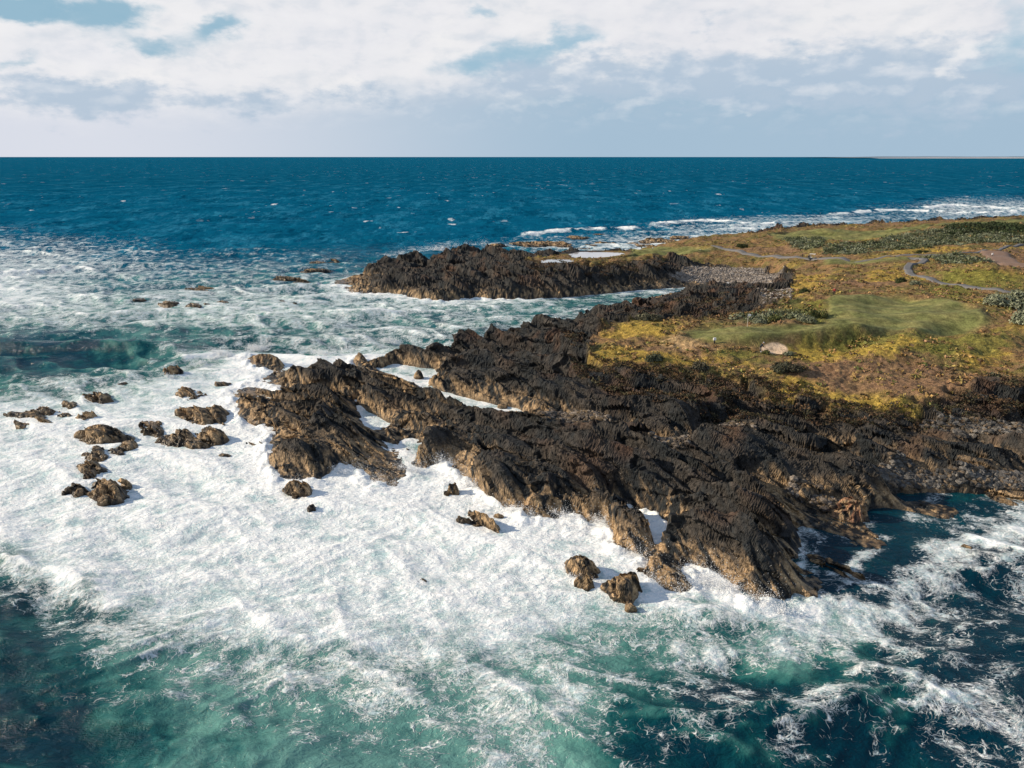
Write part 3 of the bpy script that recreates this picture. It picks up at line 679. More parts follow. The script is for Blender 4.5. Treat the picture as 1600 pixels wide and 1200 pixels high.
# traced swells (crest line, height, width)
def swell(pts, hgt, wid, steep=2.2):
    w = W(pts); d = dseg(w, x_, y_, False)
    # side: + towards the camera
    yl = np.interp(x_, [a for a, b in w], [b for a, b in w]); side = np.where(y_ < yl, 1, -1)
    e = np.where(side > 0, d * steep / wid, d / wid)
    xs = [a for a, b in w]; tl = sstep(min(xs) - 1, min(xs) + 9, x_) * sstep(max(xs) + 1, max(xs) - 9, x_)
    return hgt * np.exp(-e * e) * tl, e, side, tl
sw_f = np.zeros(x_.shape)
for pts, hg, wd, fo in (([(-300,548),(-60,545),(150,548),(330,552)], 1.7, 5, 0.), ([(-200,590),(0,592),(140,598),(260,588)], .9, 3, 0.), ([(230,575),(300,560),(360,552),(420,548)], 1.2, 3, .9),
      ([(-300,440),(-40,432),(60,428),(110,422)], 2.4, 5, 1.), ([(330,500),(460,505),(560,512)], 1., 4, 0.), ([(100,418),(200,416),(300,420)], 1.2, 4, 0.),
      ([(-200,862),(0,866),(90,884),(160,925),(250,950)], 1., 3.4, .2), ([(330,1010),(420,1003),(560,1015)], .7, 2.4, .2), ([(1010,975),(1090,962),(1180,965),(1250,985)], 1.2, 3, .5),
      ([(1010,354),(1060,347),(1110,345),(1160,349),(1240,351)], 1.3, 5, 1.1), ([(1290,337),(1350,331),(1400,329),(1450,331),(1540,334),(1600,331),(1700,330)], 1.5, 5, 1.1), ([(1440,326),(1490,322),(1540,324),(1600,327),(1700,325)], 1.6, 6, 1.1), ([(800,372),(850,363),(920,359),(1010,358)], 1.2, 5, .9), ([(1130,355),(1190,352),(1260,347)], .9, 4, .8)):
    dz, e, sd_, tl = swell(pts, hg, wd)
    z += dz * shel; stp += dz * .12
    if fo: sw_f = np.maximum(sw_f, fo * tl * np.where(sd_ > 0, np.exp(-(e / 2.2) ** 2), np.exp(-(e * 1.6) ** 2)))
foam = table(FM, x_, y_) * (1 - .45 * sstep(2, 18, x_) * sstep(80, 62, y_)); milk = table(MM, x_, y_)
# streams and streaks of foam
for pts, wd, a in (([(1620,815),(1540,840),(1480,880),(1440,930),(1390,965),(1300,985),(1180,1000),(1040,1010)], 2.1, .55), ([(1640,1150),(1560,1120),(1480,1100)], 3., .3), ([(1610,920),(1560,960),(1500,990)], 1.2, .3),
      ([(1480,770),(1440,790),(1400,830),(1330,900),(1250,915)], .7, .28), ([(1220,1160),(1280,1080),(1330,1020)], 1.5, .2), ([(900,1090),(1000,1060),(1120,1070)], 1.3, .25), ([(1090,900),(1150,950),(1250,955),(1330,935)], 1.2, .5),
      ([(956,777),(1015,810),(1035,840),(1040,865),(1085,900)], .9, .55), ([(800,1060),(900,1100),(960,1170)], 1.6, .2),([(615,570),(655,585),(670,595)],1.6,.7),([(660,605),(720,628),(820,650)],.7,.35),([(640,716),(648,735)],.8,.6),([(560,620),(570,650),(600,668)],1.,.2),([(1100,447),(1160,447)],1.6,.6),([(760,383),(880,390),(960,385)],4.,.4),([(600,398),(700,380)],4.,.3),([(530,440),(560,460),(700,470)],1.5,.2)):
    foam = foam + a * np.exp(-(dseg(W(pts), x_ + wx * .25, y_ + wy * .25, False) / wd) ** 2) * np.clip(.75 + 1.1 * fbm(x_ / 2.5, y_ / 2.5, 4, 900), 0, 1.4)
# wash around the shore, weak on the sheltered eastern side
expo = np.clip(table(FM, x_, y_) * 1.6, .12, 1)
foam = foam + expo * .55 * np.exp(-np.clip(-s_, 0, 99) / 2.2) * (s_ < .6)
sw_f = sw_f * np.clip(.85 + 1.3 * fbm(x_ / 8., y_ / 8., 4, 910) * 1.6, 0, 1.3)
foam = np.clip(np.maximum(foam * (.55 + .45 * shel) * .95, sw_f), 0, 1.2)
milk = np.clip(milk + sstep(.1, .5, stp) * .12, 0, 1)
lump = sstep(.55, 1., foam) * shel
runup = (expo ** 1.5) * shel * np.exp(-np.clip(np.abs(s_ + .3), 0, 99) / 1.3) * (.1 + .75 * np.clip(.35 + fbm(x_ / 3., y_ / 3., 3, 920) * 1.6, 0, 1.2))
z = z * amp * (1 - .35 * sstep(.4, .9, foam)) + runup + lump * (ridged(x_ / 3.4, y_ / 3., 4, 600) * .1 + fbm(x_ / .6, y_ / .6, 2, 610) * .04)
ddx *= amp; ddy *= amp
far = sstep(120, 420, dist)
Z0 = np.full(X0.shape, -.5); XX0 = X0.copy(); YY0 = Y0.copy()
# the earth curves away
Z0[use] = z - dist ** 2 / 1.7e7 * 0.; XX0[use] += ddx; YY0[use] += ddy
def fill(a):
    g = np.zeros(X0.shape); g[use] = a; return g
# extend the sheet to the far horizon
tag(grid_mesh("sea", XX0, YY0, Z0, keep, M_sea, True, {"foam": ("FLOAT", fill(foam)), "milk": ("FLOAT", fill(milk)), "crest": ("FLOAT", fill(np.clip(stp * 1.6, 0, 1.3))), "far": ("FLOAT", fill(far)), "veryfar": ("FLOAT", fill(sstep(300, 1500, dist)))}), kind="structure")
# ------------------------------------------------------------------ rocks standing in the surf (each one a thing)
def sea_rock(px, py, hw, hgt, label, el=1.5, ang=None, seed=0, tan=.5, group="rocks standing in the surf", z0=0., dep=None, name="sea_rock", sharp=1., red=0.):
    """px,py: waterline centre, hw: half width in photo pixels"""
    x0, y0 = P(px, py, z0); sl = math.hypot(math.hypot(x0, y0), HC) ; R = hw * 1.28 * sl / F
    ang = math.atan2(SD[1], SD[0]) if ang is None else ang
    a = R; b_ = R / el
    ext = R * 1.45 + .5; n = int(min(120, max(26, ext * 2 / (sl / 1500.))))
    hgt = hgt * (.88 if name == 'sea_rock' else .85)
    g = np.linspace(-ext, ext, n); X, Y = np.meshgrid(g, g)
    ca, sa = math.cos(ang), math.sin(ang)
    wx = fbm(X / (R * .8) + seed * 7.1, Y / (R * .8), 3, 700 + seed) * R * .5; wy = fbm(X / (R * .8), Y / (R * .8) + seed * 3.3, 3, 720 + seed) * R * .5
    u = ((X + wx) * ca + (Y + wy) * sa) / a; v = (-(X + wx) * sa + (Y + wy) * ca) / b_
    r = np.sqrt(u * u + v * v)
    s = (1 - r)
    k = min(1., max(.28, R / 3.))
    rd = rock_detail((X + x0 + seed * 13.) / k, (Y + y0) / k) * k
    body = hgt * np.clip(1.25 * s + .1, -3, 1) ** 1 if sharp >= 1 else hgt * (1 - np.exp(-np.clip(s, -1, 1) * 3.2)) * 1.05
    body = np.where(s > 0, hgt * np.clip(s * 1.5, 0, 1) ** (.6 if sharp < 1 else .85), s * 3.)
    body = body * (1 - .22 * np.clip(v, -1, 1))
    Z = body + rd * min(.6, .2 + hgt * .2) * sstep(-.25, .3, s)
    Z = np.where(Z > 0, hgt * 1.1 * np.tanh(Z / (hgt * 1.1)), Z); DG_ = np.full(X.shape, g[1] - g[0]); Z = talus(Z, DG_, DG_, 1.5, 10)
    kk = sstep(-.3, .4, Z) * min(1., .25 + hgt * .2 + R * .1)
    x3, y3, Z = rock3d(X + x0 + seed, Y + y0, Z, kk); X3, Y3 = x3 - x0 - seed, y3 - y0
    c, wet = rock_col(X + x0, Y + y0, Z * 1., s)
    nn = fbm((X + x0) / .8, (Y + y0) / .8, 3, 730 + seed)
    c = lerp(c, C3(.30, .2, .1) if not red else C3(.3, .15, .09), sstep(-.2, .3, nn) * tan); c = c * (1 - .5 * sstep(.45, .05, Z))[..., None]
    keep = np.maximum.reduce([Z[:-1, :-1], Z[1:, 1:]]) > -.9
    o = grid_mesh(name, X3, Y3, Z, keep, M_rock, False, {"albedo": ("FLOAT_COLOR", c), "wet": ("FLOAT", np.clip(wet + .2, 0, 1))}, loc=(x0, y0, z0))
    tag(o, label, "rock", group); return o
G1 = "small rocks awash in the white surf"
SR = [
 (273,585,15,2.4,"dark pointed rock standing alone at the edge of the breaking wave",1.3,.1,1.),
 (147,621,19,1.3,"pale rounded rock half buried in foam beyond the yellow-brown rock",1.6,.3,.5),
 (50,655,40,1.0,"broad pale foam-washed shelf rock, farthest left in the surf",2.6,.6,.5),
 (72,644,14,1.1,"low brown lump on the pale foam-washed shelf at far left",1.5,.5,.5),
 (110,633,11,.6,"small low brown rock between the pale shelf and the rounded pale rock",1.6,.5,.5),
 (101,651,9,.7,"tiny dark rock just right of the pale foam-washed shelf",1.4,.4,1.),
 (136,655,11,1.5,"pale pointed rock wet with foam above the yellow-brown rock",1.2,.7,1.),
 (160,681,33,2.2,"large yellow-brown rounded rock in the middle of the left foam",1.5,.75,.5),
 (201,698,15,.9,"low brown rock touching the right end of the yellow-brown rock",1.6,.6,.5),
 (150,712,22,.9,"flat brown rock just below the large yellow-brown rock",1.9,.5,.5),
 (182,708,14,.6,"low dark rock right of the flat brown rock in the left foam",1.8,.3,.5),
 (149,736,27,1.3,"dark reddish oval rock between the yellow-brown rock and the twin-humped one",1.8,.3,.5),
 (122,768,19,1.2,"dark wedge rock, left one of the lowest pair in the left foam",1.6,.3,1.),
 (169,773,35,2.1,"big craggy grey-brown rock, lowest one in the left foam",1.6,.55,1.),
 (296,617,27,1.2,"low brown slab beneath the dark pointed rock",2.2,.5,.5),
 (318,652,48,1.9,"long dark brown ridge-like rock west of the headland tip",2.4,.4,1.),
 (240,668,24,.8,"flat dark reef rock, left end of the low reef chain",2.2,.3,.5),
 (280,685,25,1.3,"knobbly brown rock in the middle of the low reef chain",1.6,.4,1.),
 (330,685,24,1.9,"steep brown block at the right end of the low reef chain",1.4,.5,1.),
 (304,695,17,.8,"low brown rock in front of the steep brown block",1.7,.4,.5),
 (470,772,19,2.0,"rounded brown rock standing in foam below the headland's left foot",1.3,.5,1.),
 (486,797,7,1.0,"small dark rock just below the rounded brown one in white foam",1.2,.2,1.),
 (750,822,36,2.3,"long tilted slab rock parallel to the headland with sunlit broken edge",2.6,.7,1.),
 (708,772,10,2.2,"short tan block beside the upper end of the long tilted slab rock",1.2,.9,1.),
 (779,808,8,.6,"tiny dark rock between the tilted slab rock and the headland",1.6,.1,.5),
 (909,893,25,2.4,"dark peaked rock in the foam below the headland, left one of a pair",1.5,.3,1.),
 (915,916,13,1.7,"tan knob in the foam directly under the dark peaked rock",1.2,.9,1.),
 (977,930,25,2.7,"jagged brown rock in the foam, right one of the pair below the headland",1.3,.6,1.),
 (985,953,8,.8,"small wet rock below the jagged brown one",1.3,.5,.5),
 (1002,896,9,.9,"small tan rock between the jagged brown rock and the outer slab",1.3,.8,.5),
 (1303,893,27,.9,"red-brown low reef rock in dark water under the main headland tip",2.2,.6,.5),
 (1274,875,14,.6,"small reef rock awash between the main tip and the long finger",1.8,.4,.5),
 (1508,862,9,1.1,"lone small brown rock in the foam streak of the right bay",1.3,.6,1.),
 (1537,876,10,.5,"low dark rock awash lower right of the lone bay rock",1.6,.2,.5),
 (1355,1042,22,.35,"submerged brown rock breaking the surface in the lower right water",1.8,.6,.5),
 (655,591,5.5,2.3,"upright dark pinnacle standing in the foamy channel",.9,0.,1.),
 (785,637,7,.6,"small tan boulder in the water at the inner end of the channel",1.2,.9,.5),
 (836,648,8,.9,"larger tan boulder at the inner end of the channel",1.2,.9,.5),
 (1577,783,24,.8,"flat tan reef at the right shore of the small cove",2.4,.8,.5),
]
small = [
 (402,694,13,.6,"low grey rock awash left of the headland's lower foot"),(348,600,10,.5,"tiny dark rock in foam right of the dark pointed rock"),(268,656,8,.5,"tiny brown rock left of the dark ridge-like rock"),
 (352,712,8,.4,"tiny reddish rock in the foam below the reef chain"),(192,599,8,.4,"tiny dark rock at the left edge of the breaking wave"),(450,436,19,1.0,"largest dark reef rock off the far headland's tip"),
 (472,440,9,.7,"dark reef rock touching the largest one off the far headland"),(495,423,16,.9,"long low dark rock just above the largest far reef rock"),(484,432,7,.5,"tiny dark rock right of the largest far reef rock"),
 (497,411,10,.5,"faint grey rock, uppermost of the reef off the far tip"),(518,408,9,.5,"faint dark rock nearest the horizon in the far reef"),(440,472,5,.6,"small dark dome rock, leftmost below the far reef"),
 (461,474,3.5,.4,"speck of dark rock between the dome rock and the twin rocks"),(477,472,7,.6,"twin dark rocks awash below the far reef"),(270,474,15,.8,"flat dark rock, left one in the middle of the far foam"),
 (315,453,21,.8,"longest dark rock in the middle of the far foam"),(216,469,9,.4,"small grey rock, leftmost in the far foam"),(310,477,13,.7,"dark rock directly below the longest one in the far foam"),
 (350,473,12,.5,"low grey rock, rightmost of the group in the far foam"),(227,489,6,.3,"faint speck of rock lowest in the far foam"),(775,384,12,1.4,"dark rock just behind the crest of the far headland"),
 (815,382,15,1.7,"dark rock beside the one behind the far headland crest"),(859,382,26,1.8,"longest dark rock in the white water behind the far headland"),(903,372,14,1.1,"outermost dark rock in the surf behind the far headland"),
 (937,367,8,.7,"faint small rock nearest the horizon behind the far headland"),(944,382,13,1.4,"dark rock left of the twin behind the pools"),(963,383,12,1.3,"dark rock right of its twin behind the pools"),
 (1030,378,25,2.,"broad dark rock at the foot of the far coast"),(990,382,12,1.2,"small dark rock between the twins and the broad coastal one"),(656,909,10,.2,"reddish rock barely showing through the lower foam"),
 (1300,354,20,1.6,"dark rock ledge breaking the surf on the far coast"),(835,385,14,1.2,"ragged dark rock in the gap left of the longest one behind the far headland"),(880,386,12,1.,"flat dark rock in the white water between the longest one and the pale pool"),(925,384,9,.9,"small dark rock standing in white water just above the larger pale pool"),(1008,385,13,1.4,"craggy dark rock against the far coast, left of the broad coastal rock"),(1060,372,12,1.5,"dark rock at the waterline, right of the broad coastal rock"),(909,389,10,.9,"low dark rock close behind the pale pool"),
]
for i, r in enumerate(SR):
    sea_rock(r[0], r[1], r[2], r[3], r[4], r[5], None if r[2] > 12 else random.uniform(-.8, .2), i + 1, r[6] * .7, sharp=r[7])
for i, r in enumerate(small):
    sea_rock(r[0], r[1], r[2], r[3], r[4], 1.5, random.uniform(-.5, .1), i + 60, .15, G1, sharp=.5)
for i, r in enumerate([(1331,806,19,3.6,"tall reddish boulder leaning at the head of the dark inlet",1.1,.6),(1262,771,12,1.9,"grey boulder in the gully left of the tall reddish boulder",1.1,.3),(1291,772,9,1.3,"smaller grey boulder between the gully boulder and the reddish one",1.1,.4),
    (1103,739,7,1.3,"small orange boulder sunlit on the dark headland back",1.,.9),(1212,776,8,1.1,"squat grey boulder at the upper end of the gully",1.1,.3),(1418,766,8,1.,"dark rounded boulder on the shelf above the small cove",1.1,.2),(1470,762,7,.9,"tan boulder on the edge of the shelf over the small cove",1.1,.8),
    (1582,760,8,1.,"orange-tan boulder at the right end of the shelf",1.1,.9),(935,660,8,.8,"tan boulder among the stones above the channel's end",1.2,.8)]):
    x, y = hit(r[0], r[1] - 2); zz = HT(x, y) - .3
    o = sea_rock(r[0], r[1], r[2], r[3], r[4], r[5], .2, i + 120, r[6], "boulders lying on the shore", z0=0, name="boulder", red=1. if i == 0 else 0.)
    o.location = (x, y, zz); o["category"] = "boulder"
# ------------------------------------------------------------------ spray thrown up where the swell hits the rocks
def spray():
    rng = np.random.default_rng(77); pts = []
    def line(pl, n, hh, out):
        w = np.array(W(pl)); seg = rng.integers(0, len(w) - 1, n); f = rng.random(n); k = w[seg] * (1 - f[:, None]) + w[seg + 1] * f[:, None]
        # bursts: only some stretches throw water
        b = np.clip(fbm(k[:, 0] / 2.2, k[:, 1] / 2.2, 3, 950) * 2.6 + .45, 0, 1.6); ok = rng.random(n) < b; k = k[ok]; b = b[ok]; m = len(k)
        z = rng.exponential(1, m) * hh * b * .5; r = rng.normal(0, .35, m) + z * .25
        d = np.stack([k[:, 0] + rng.normal(0, .3 + .25 * z, m) - out[0] * (.4 - r), k[:, 1] + rng.normal(0, .3 + .25 * z, m) - out[1] * (.4 - r), z * (1 - .3 * rng.random(m))], 1)
        pts.append(d)
    o = (.6, .7)
    line([(1204,945),(1150,938),(1101,896),(1075,890)], 14000, 1.5, o); line([(1085,921),(1040,924),(1010,906),(1007,879),(962,861),(941,814)], 15000, 1.4, o)
    line([(941,818),(908,809),(872,826),(818,813),(797,795),(752,771),(704,737),(690,722)], 21000, 1.7, o); line([(697,722),(659,733),(618,760),(577,754)], 8000, 1.5, o)
    line([(570,740),(525,730),(463,755),(432,749),(419,712)], 7000, .8, o); line([(376,565),(390,548),(430,540),(500,553),(550,556)], 9000, 1.4, (0, -1)); line([(300,572),(350,556),(420,545)], 7000, 1.2, (0, 0))
    line([(620,528),(700,520),(780,508)], 3000, .8, (0, -1)); line([(600,402),(690,388),(760,381)], 5000, 1.8, (0, -1)); line([(524,446),(560,460),(640,468)], 2500, .6, (0, 1))
    line([(1060,346),(1160,346)], 2500, 1.8, (0, 0)); line([(1340,333),(1480,332)], 2500, 1.8, (0, 0)); line([(-40,434),(60,430),(108,424)], 5000, 1.8, (0, 0))
    for px, py, hh, ww, m in ((690,728,2.2,1.3,3500),(640,737,1.6,1.2,2500),(742,765,1.7,1.,2200),(815,806,1.9,1.1,2500),(880,812,1.7,1.1,2500),(945,822,1.8,1.1,2500),(1010,890,1.6,1.,2000),(1125,922,2.,1.4,3500),(1195,950,1.6,1.4,2800),(345,556,2.,2.,3500),(400,546,1.6,1.6,2200),(500,554,1.7,1.4,2200),(610,535,1.6,1.4,1800),(530,738,1.2,1.,1500),(415,720,1.,1.,1200),(262,590,1.,1.2,1200),(905,905,.9,.9,1200),(690,392,2.6,2.5,1800),(1075,905,1.4,1.1,2000)):
        x, y = P(px, py); a_ = rng.uniform(0, 6.28, m); z = hh * rng.beta(1.1, 2.2, m); r_ = np.abs(rng.normal(0, 1, m)) * ww * (.35 + .5 * z / hh)
        k = 3; lobe = rng.integers(0, k, m) - 1
        pts.append(np.stack([x + r_ * np.cos(a_) + lobe * ww * .9, y + r_ * np.sin(a_) * .7 - lobe * ww * .5, z * (1 - .25 * np.abs(lobe))], 1))
    c = np.concatenate(pts); c = c[c[:, 2] > -.1]; n = len(c); dist = np.linalg.norm(c[:, :2], axis=1)
    s = rng.uniform(.018, .062, n) * np.clip(dist / 90, 1, 3) * np.exp(-c[:, 2] * .15)
    a = rng.normal(size=(n, 4, 3)); a /= np.linalg.norm(a, axis=2)[..., None]
    V = (c[:, None] + a * s[:, None, None]).reshape(-1, 3); b = (np.arange(n) * 4)[:, None]
    Q = np.concatenate([b + np.array([[0, 1, 2]]), b + np.array([[0, 2, 3]]), b + np.array([[0, 3, 1]]), b + np.array([[1, 3, 2]])])
    m, t, bs = new_mat("spray droplets"); t.put(bs.inputs["Base Color"], t.mix(t.noise(obj_coord(t), 2.), rgb(.85, .9, .94), rgb(.97, .97, .97))); bs.inputs["Roughness"].default_value = .6; bs.inputs["Transmission Weight"].default_value = 0.
    tag(mesh_np("sea_spray", V, Q, m), "white spray drops bursting where the swell hits the rocks", "spray", kind="stuff")
spray()
# ------------------------------------------------------------------ stones on the beaches (uncountable)
def ico1():
    bm = bmesh.new(); bmesh.ops.create_icosphere(bm, subdivisions=1, radius=1); V = np.array([v.co[:] for v in bm.verts]); Fc = np.array([[v.index for v in f.verts] for f in bm.faces]); bm.free(); return V, Fc
IV, IF = ico1()
def scatter_pts(poly, n, rng):
    a = np.array(poly); lo_, hi_ = a.min(0), a.max(0); out = np.zeros((0, 2))
    while len(out) < n:
        p = rng.uniform(lo_, hi_, (n * 2, 2)); out = np.concatenate([out, p[inside(poly, p[:, 0], p[:, 1])]])
    return out[:n]
def stones_obj(polys, nper, smin, smax, label, cols):
    rng = np.random.default_rng(len(label)); p = np.concatenate([scatter_pts(q, n, rng) for q, n in zip(polys, nper)]); n = len(p)
    h = height(p[:, 0], p[:, 1]); ok = h > .05; p, h = p[ok], h[ok]; n = len(p)
    s = (smin + (smax - smin) * rng.random(n) ** 3)
    sc3 = s[:, None] * rng.uniform(.6, 1.15, (n, 3)) * np.array([1.1, 1.1, .7]); th = rng.uniform(0, 6.28, n)
    V = IV[None] * (1 + rng.uniform(-.22, .22, (n, len(IV), 1))) * sc3[:, None]
    c, s_ = np.cos(th)[:, None], np.sin(th)[:, None]
    X = V[..., 0] * c - V[..., 1] * s_ + p[:, 0, None]; Y = V[..., 0] * s_ + V[..., 1] * c + p[:, 1, None]; Z = V[..., 2] + h[:, None] + s[:, None] * .15
    Fc = IF[None] + (np.arange(n) * len(IV))[:, None, None]
    cl_ = np.array(cols)[rng.integers(0, len(cols), n)] * rng.uniform(.6, 1.2, (n, 1))
    o = mesh_np("beach_stones", np.stack([X, Y, Z], -1).reshape(-1, 3), Fc.reshape(-1, 3), M_cob, None, False, {"albedo": ("FLOAT_COLOR", np.repeat(cl_, len(IV), 0)), "wet": ("FLOAT", np.zeros(n * len(IV)))})
    tag(o, label, "stones", kind="stuff")
stones_obj(COB[:2], [7000, 800], .1, .42, "pale cobbles covering the beach at the head of the inlet", [(.42,.38,.34),(.5,.46,.42),(.3,.27,.25),(.2,.18,.17)])
stones_obj(COB[2:3] + COB[5:], [1400, 1500, 900], .1, .5, "grey and tan stones lying in the gully behind the near headland", [(.27,.235,.2),(.22,.17,.115),(.14,.115,.09),(.11,.1,.095)])
stones_obj(COB[3:5], [5200, 5200], .1, .5, "blue-grey cobbles on the shelf and slope at the right shore", [(.14,.135,.13),(.08,.08,.08),(.2,.19,.175),(.2,.155,.11)])
# ------------------------------------------------------------------ low vegetation (uncountable)
def leaf_mat():
    m, t, b = new_mat("leaves"); p = obj_coord(t); f = t.mr(t.noise(p, 6., 2), .3, .7, .7, 1.3)
    vs = t.new("ShaderNodeVectorMath", operation="SCALE"); t.put(vs.inputs[0], t.attr("albedo", "Color")); t.put(vs.inputs[3], f); t.put(b.inputs["Base Color"], vs.outputs[0])
    b.inputs["Roughness"].default_value = .85; b.inputs["Specular IOR Level"].default_value = .15; return m
M_leaf = leaf_mat()
def leaves(C, R, H, nl, size, rng, flat=.5):
    """leaf-sized faces spread over lumpy domes. C (n,3) centres, R radius, H height -> V, F, owner"""
    n = len(C); N = n * nl
    o = np.repeat(np.arange(n), nl); d = rng.normal(size=(N, 3)); d[:, 2] = np.abs(d[:, 2]); d /= np.linalg.norm(d, axis=1)[:, None]
    lump = 1 + .35 * np.sin(d[:, 0] * 5 + o * 1.7) * np.cos(d[:, 1] * 6 + o * 2.3) * 1.
    rr = lump * rng.uniform(.72, 1.05, N)
    c = C[o] + d * np.stack([R[o], R[o], H[o]], 1) * rr[:, None]
    a = rng.normal(size=(N, 3)); a /= np.linalg.norm(a, axis=1)[:, None]; b = np.cross(a, d + rng.normal(size=(N, 3)) * flat); b /= np.linalg.norm(b, axis=1)[:, None] + 1e-9
    s = (size[o] * rng.uniform(.6, 1.4, N))[:, None]
    V = np.stack([c - a * s, c - b * s * .6, c + a * s, c + b * s * .6], 1).reshape(-1, 3)
    return V, np.arange(N * 4).reshape(N, 4), o
def veg_obj(name, label, polys, n, rad, hgt, nl, lsize, cols, seed, cat="scrub", mask=None):
    rng = np.random.default_rng(seed); p = np.concatenate([scatter_pts(q, k, rng) for q, k in zip(polys, n)])
    if mask is not None: p = p[mask(p[:, 0], p[:, 1], rng)]
    h = height(p[:, 0], p[:, 1]); k = len(p); R = rad[0] + (rad[1] - rad[0]) * rng.random(k) ** 1.6; H = R * rng.uniform(hgt[0], hgt[1], k)
    V, Q, o = leaves(np.stack([p[:, 0], p[:, 1], h - .05], 1), R, H, nl, R * lsize, rng)
    cc = np.array(cols)[rng.integers(0, len(cols), k)] * rng.uniform(.7, 1.25, (k, 1)); cl_ = np.repeat(cc[o] * rng.uniform(.75, 1.25, (len(o), 1)), 4, 0)
    tag(mesh_np(name, V, Q, M_leaf, None, False, {"albedo": ("FLOAT_COLOR", cl_)}), label, cat, kind="stuff")
PATHS = [([(1110,384),(1140,390),(1165,397),(1200,401),(1240,403),(1275,404.5),(1330,406)], 2.3), ([(1395,405),(1425,403.5),(1444,405),(1447,409),(1428,413),(1416,419),(1422,427),(1440,435),(1465,442),(1490,447),(1530,452),(1570,459),(1640,466)], 2.1),
 ([(1330,407),(1400,402),(1480,399),(1540,394),(1572,387),(1600,382),(1640,380)], 1.3), ([(1552,394),(1558,402),(1575,412),(1600,420),(1660,430)], 8.)]
PW = [(HP(a), b) for a, b in PATHS]
PPL = HP([(1188,551),(1303,462.5),(1253.5,402.5),(1263.5,404.2),(1269.5,404.6),(1167,516)])
def hm(x, y, rng):
    offp = np.min([dseg(a, x, y, False) - b / 2 for a, b in PW], 0) > .7
    for a, b in PPL: offp &= np.hypot(x - a, (y - b) * .4) > 1.3
    d = np.hypot(x, y); c = fbm(x / 9., y / 9., 3, 800)
    return offp & (CV("green", x, y) < -.8) & (CV("fair", x, y) < -.8) & (CV("bunk", x, y) < -1.) & (CV("veg", x, y) > -.5) & (rng.random(len(x)) < np.clip(.55 + c * 1.6, .05, 1) * np.clip(170 / d, .1, 1) ** 1.3)
def heath_cols(): return [(.26,.16,.09),(.3,.2,.08),(.2,.16,.06),(.31,.24,.085),(.16,.17,.055),(.27,.17,.08),(.14,.1,.06)]
veg_obj("heath_scrub", "brown and olive heath tussocks covering the ground around the green", [VEG], [80000], (.18, .75), (.35, .7), 10, .42, heath_cols(), 21, "heath", hm)
rough_edge = HP([(880,545),(940,560),(1000,572),(1100,580),(1190,592),(1300,625),(1440,640),(1600,605),(1700,610),(1700,650),(1600,655),(1400,668),(1200,655),(1080,640),(980,620),(900,590)])
veg_obj("cliff_scrub", "dark reddish scrub growing on the rocks along the cliff edge", [rough_edge, HP([(1100,470),(1200,450),(1235,470),(1180,500),(1060,505),(960,500)]), HP([(820,408),(900,412),(1030,410),(1050,425),(950,435),(830,425)])], [3600, 1400, 1200], (.25, .8), (.4, .7), 24, .22, [(.085,.06,.04),(.1,.062,.038),(.075,.068,.04),(.12,.078,.045),(.065,.062,.036)], 22)
veg_obj("silver_scrub", "grey-green coastal scrub belts across the far dunes", SILV, [1500, 420, 70, 160], (.5, 1.5), (.5, .8), 34, .22, [(.15,.17,.11),(.2,.22,.15),(.1,.12,.07),(.08,.1,.05)], 23)
veg_obj("dark_scrub", "dense dark green scrub belt on the far dune crest", DARKV[:1], [520], (.8, 1.9), (.55, .8), 34, .22, [(.03,.05,.02),(.045,.065,.03),(.03,.04,.02)], 24)
# single shrubs
def shrub(px, py, R, H, cols, label, seed, lumps=5, cat="shrub", grp="single shrubs on the golf course"):
    rng = np.random.default_rng(seed); x, y = hit(px, py); z = HT(x, y)
    root = bpy.data.objects.new("shrub", None); COL.objects.link(root); root.location = (x, y, z); tag(root, label, cat, grp)
    k = lumps; C = np.stack([rng.uniform(-R * .6, R * .6, k), rng.uniform(-R * .5, R * .5, k), rng.uniform(.0, H * .25, k)], 1)
    Rr = rng.uniform(.4, .7, k) * R; Hh = rng.uniform(.6, .95, k) * H
    V, Q, o = leaves(C, Rr, Hh, 260, Rr * .13, rng); V2, Q2, o2 = leaves(C, Rr * .7, Hh * .75, 90, Rr * .2, rng); Q2 = Q2 + len(V); V = np.concatenate([V, V2]); Q = np.concatenate([Q, Q2]); o = np.concatenate([o, o2])
    cc = np.array(cols)[rng.integers(0, len(cols), len(o))] * rng.uniform(.7, 1.3, (len(o), 1))
    mesh_np("foliage", V, Q, M_leaf, root, False, {"albedo": ("FLOAT_COLOR", np.repeat(cc, 4, 0))})
    bm = bmesh.new()
    for j in range(k):
        v0 = [bm.verts.new((.1 * math.cos(a), .1 * math.sin(a), -.1)) for a in (0, 2.1, 4.2)]; v1 = [bm.verts.new((C[j][0] + .04 * math.cos(a), C[j][1] + .04 * math.sin(a), Hh[j] * .6)) for a in (0, 2.1, 4.2)]
        for i in range(3): bm.faces.new((v0[i], v0[(i + 1) % 3], v1[(i + 1) % 3], v1[i]))
    me = bpy.data.meshes.new("stem"); bm.to_mesh(me); bm.free(); me.materials.append(M_bark); o_ = bpy.data.objects.new("stem", me); COL.objects.link(o_); o_.parent = root
M_bark = simple_mat("bark", (.09, .065, .045), .9)
SG = [(.19,.21,.14),(.24,.26,.18),(.14,.16,.1)]; DG = [(.03,.045,.02),(.045,.06,.025),(.06,.07,.03)]; OG = [(.1,.12,.04),(.07,.09,.03),(.14,.13,.05)]
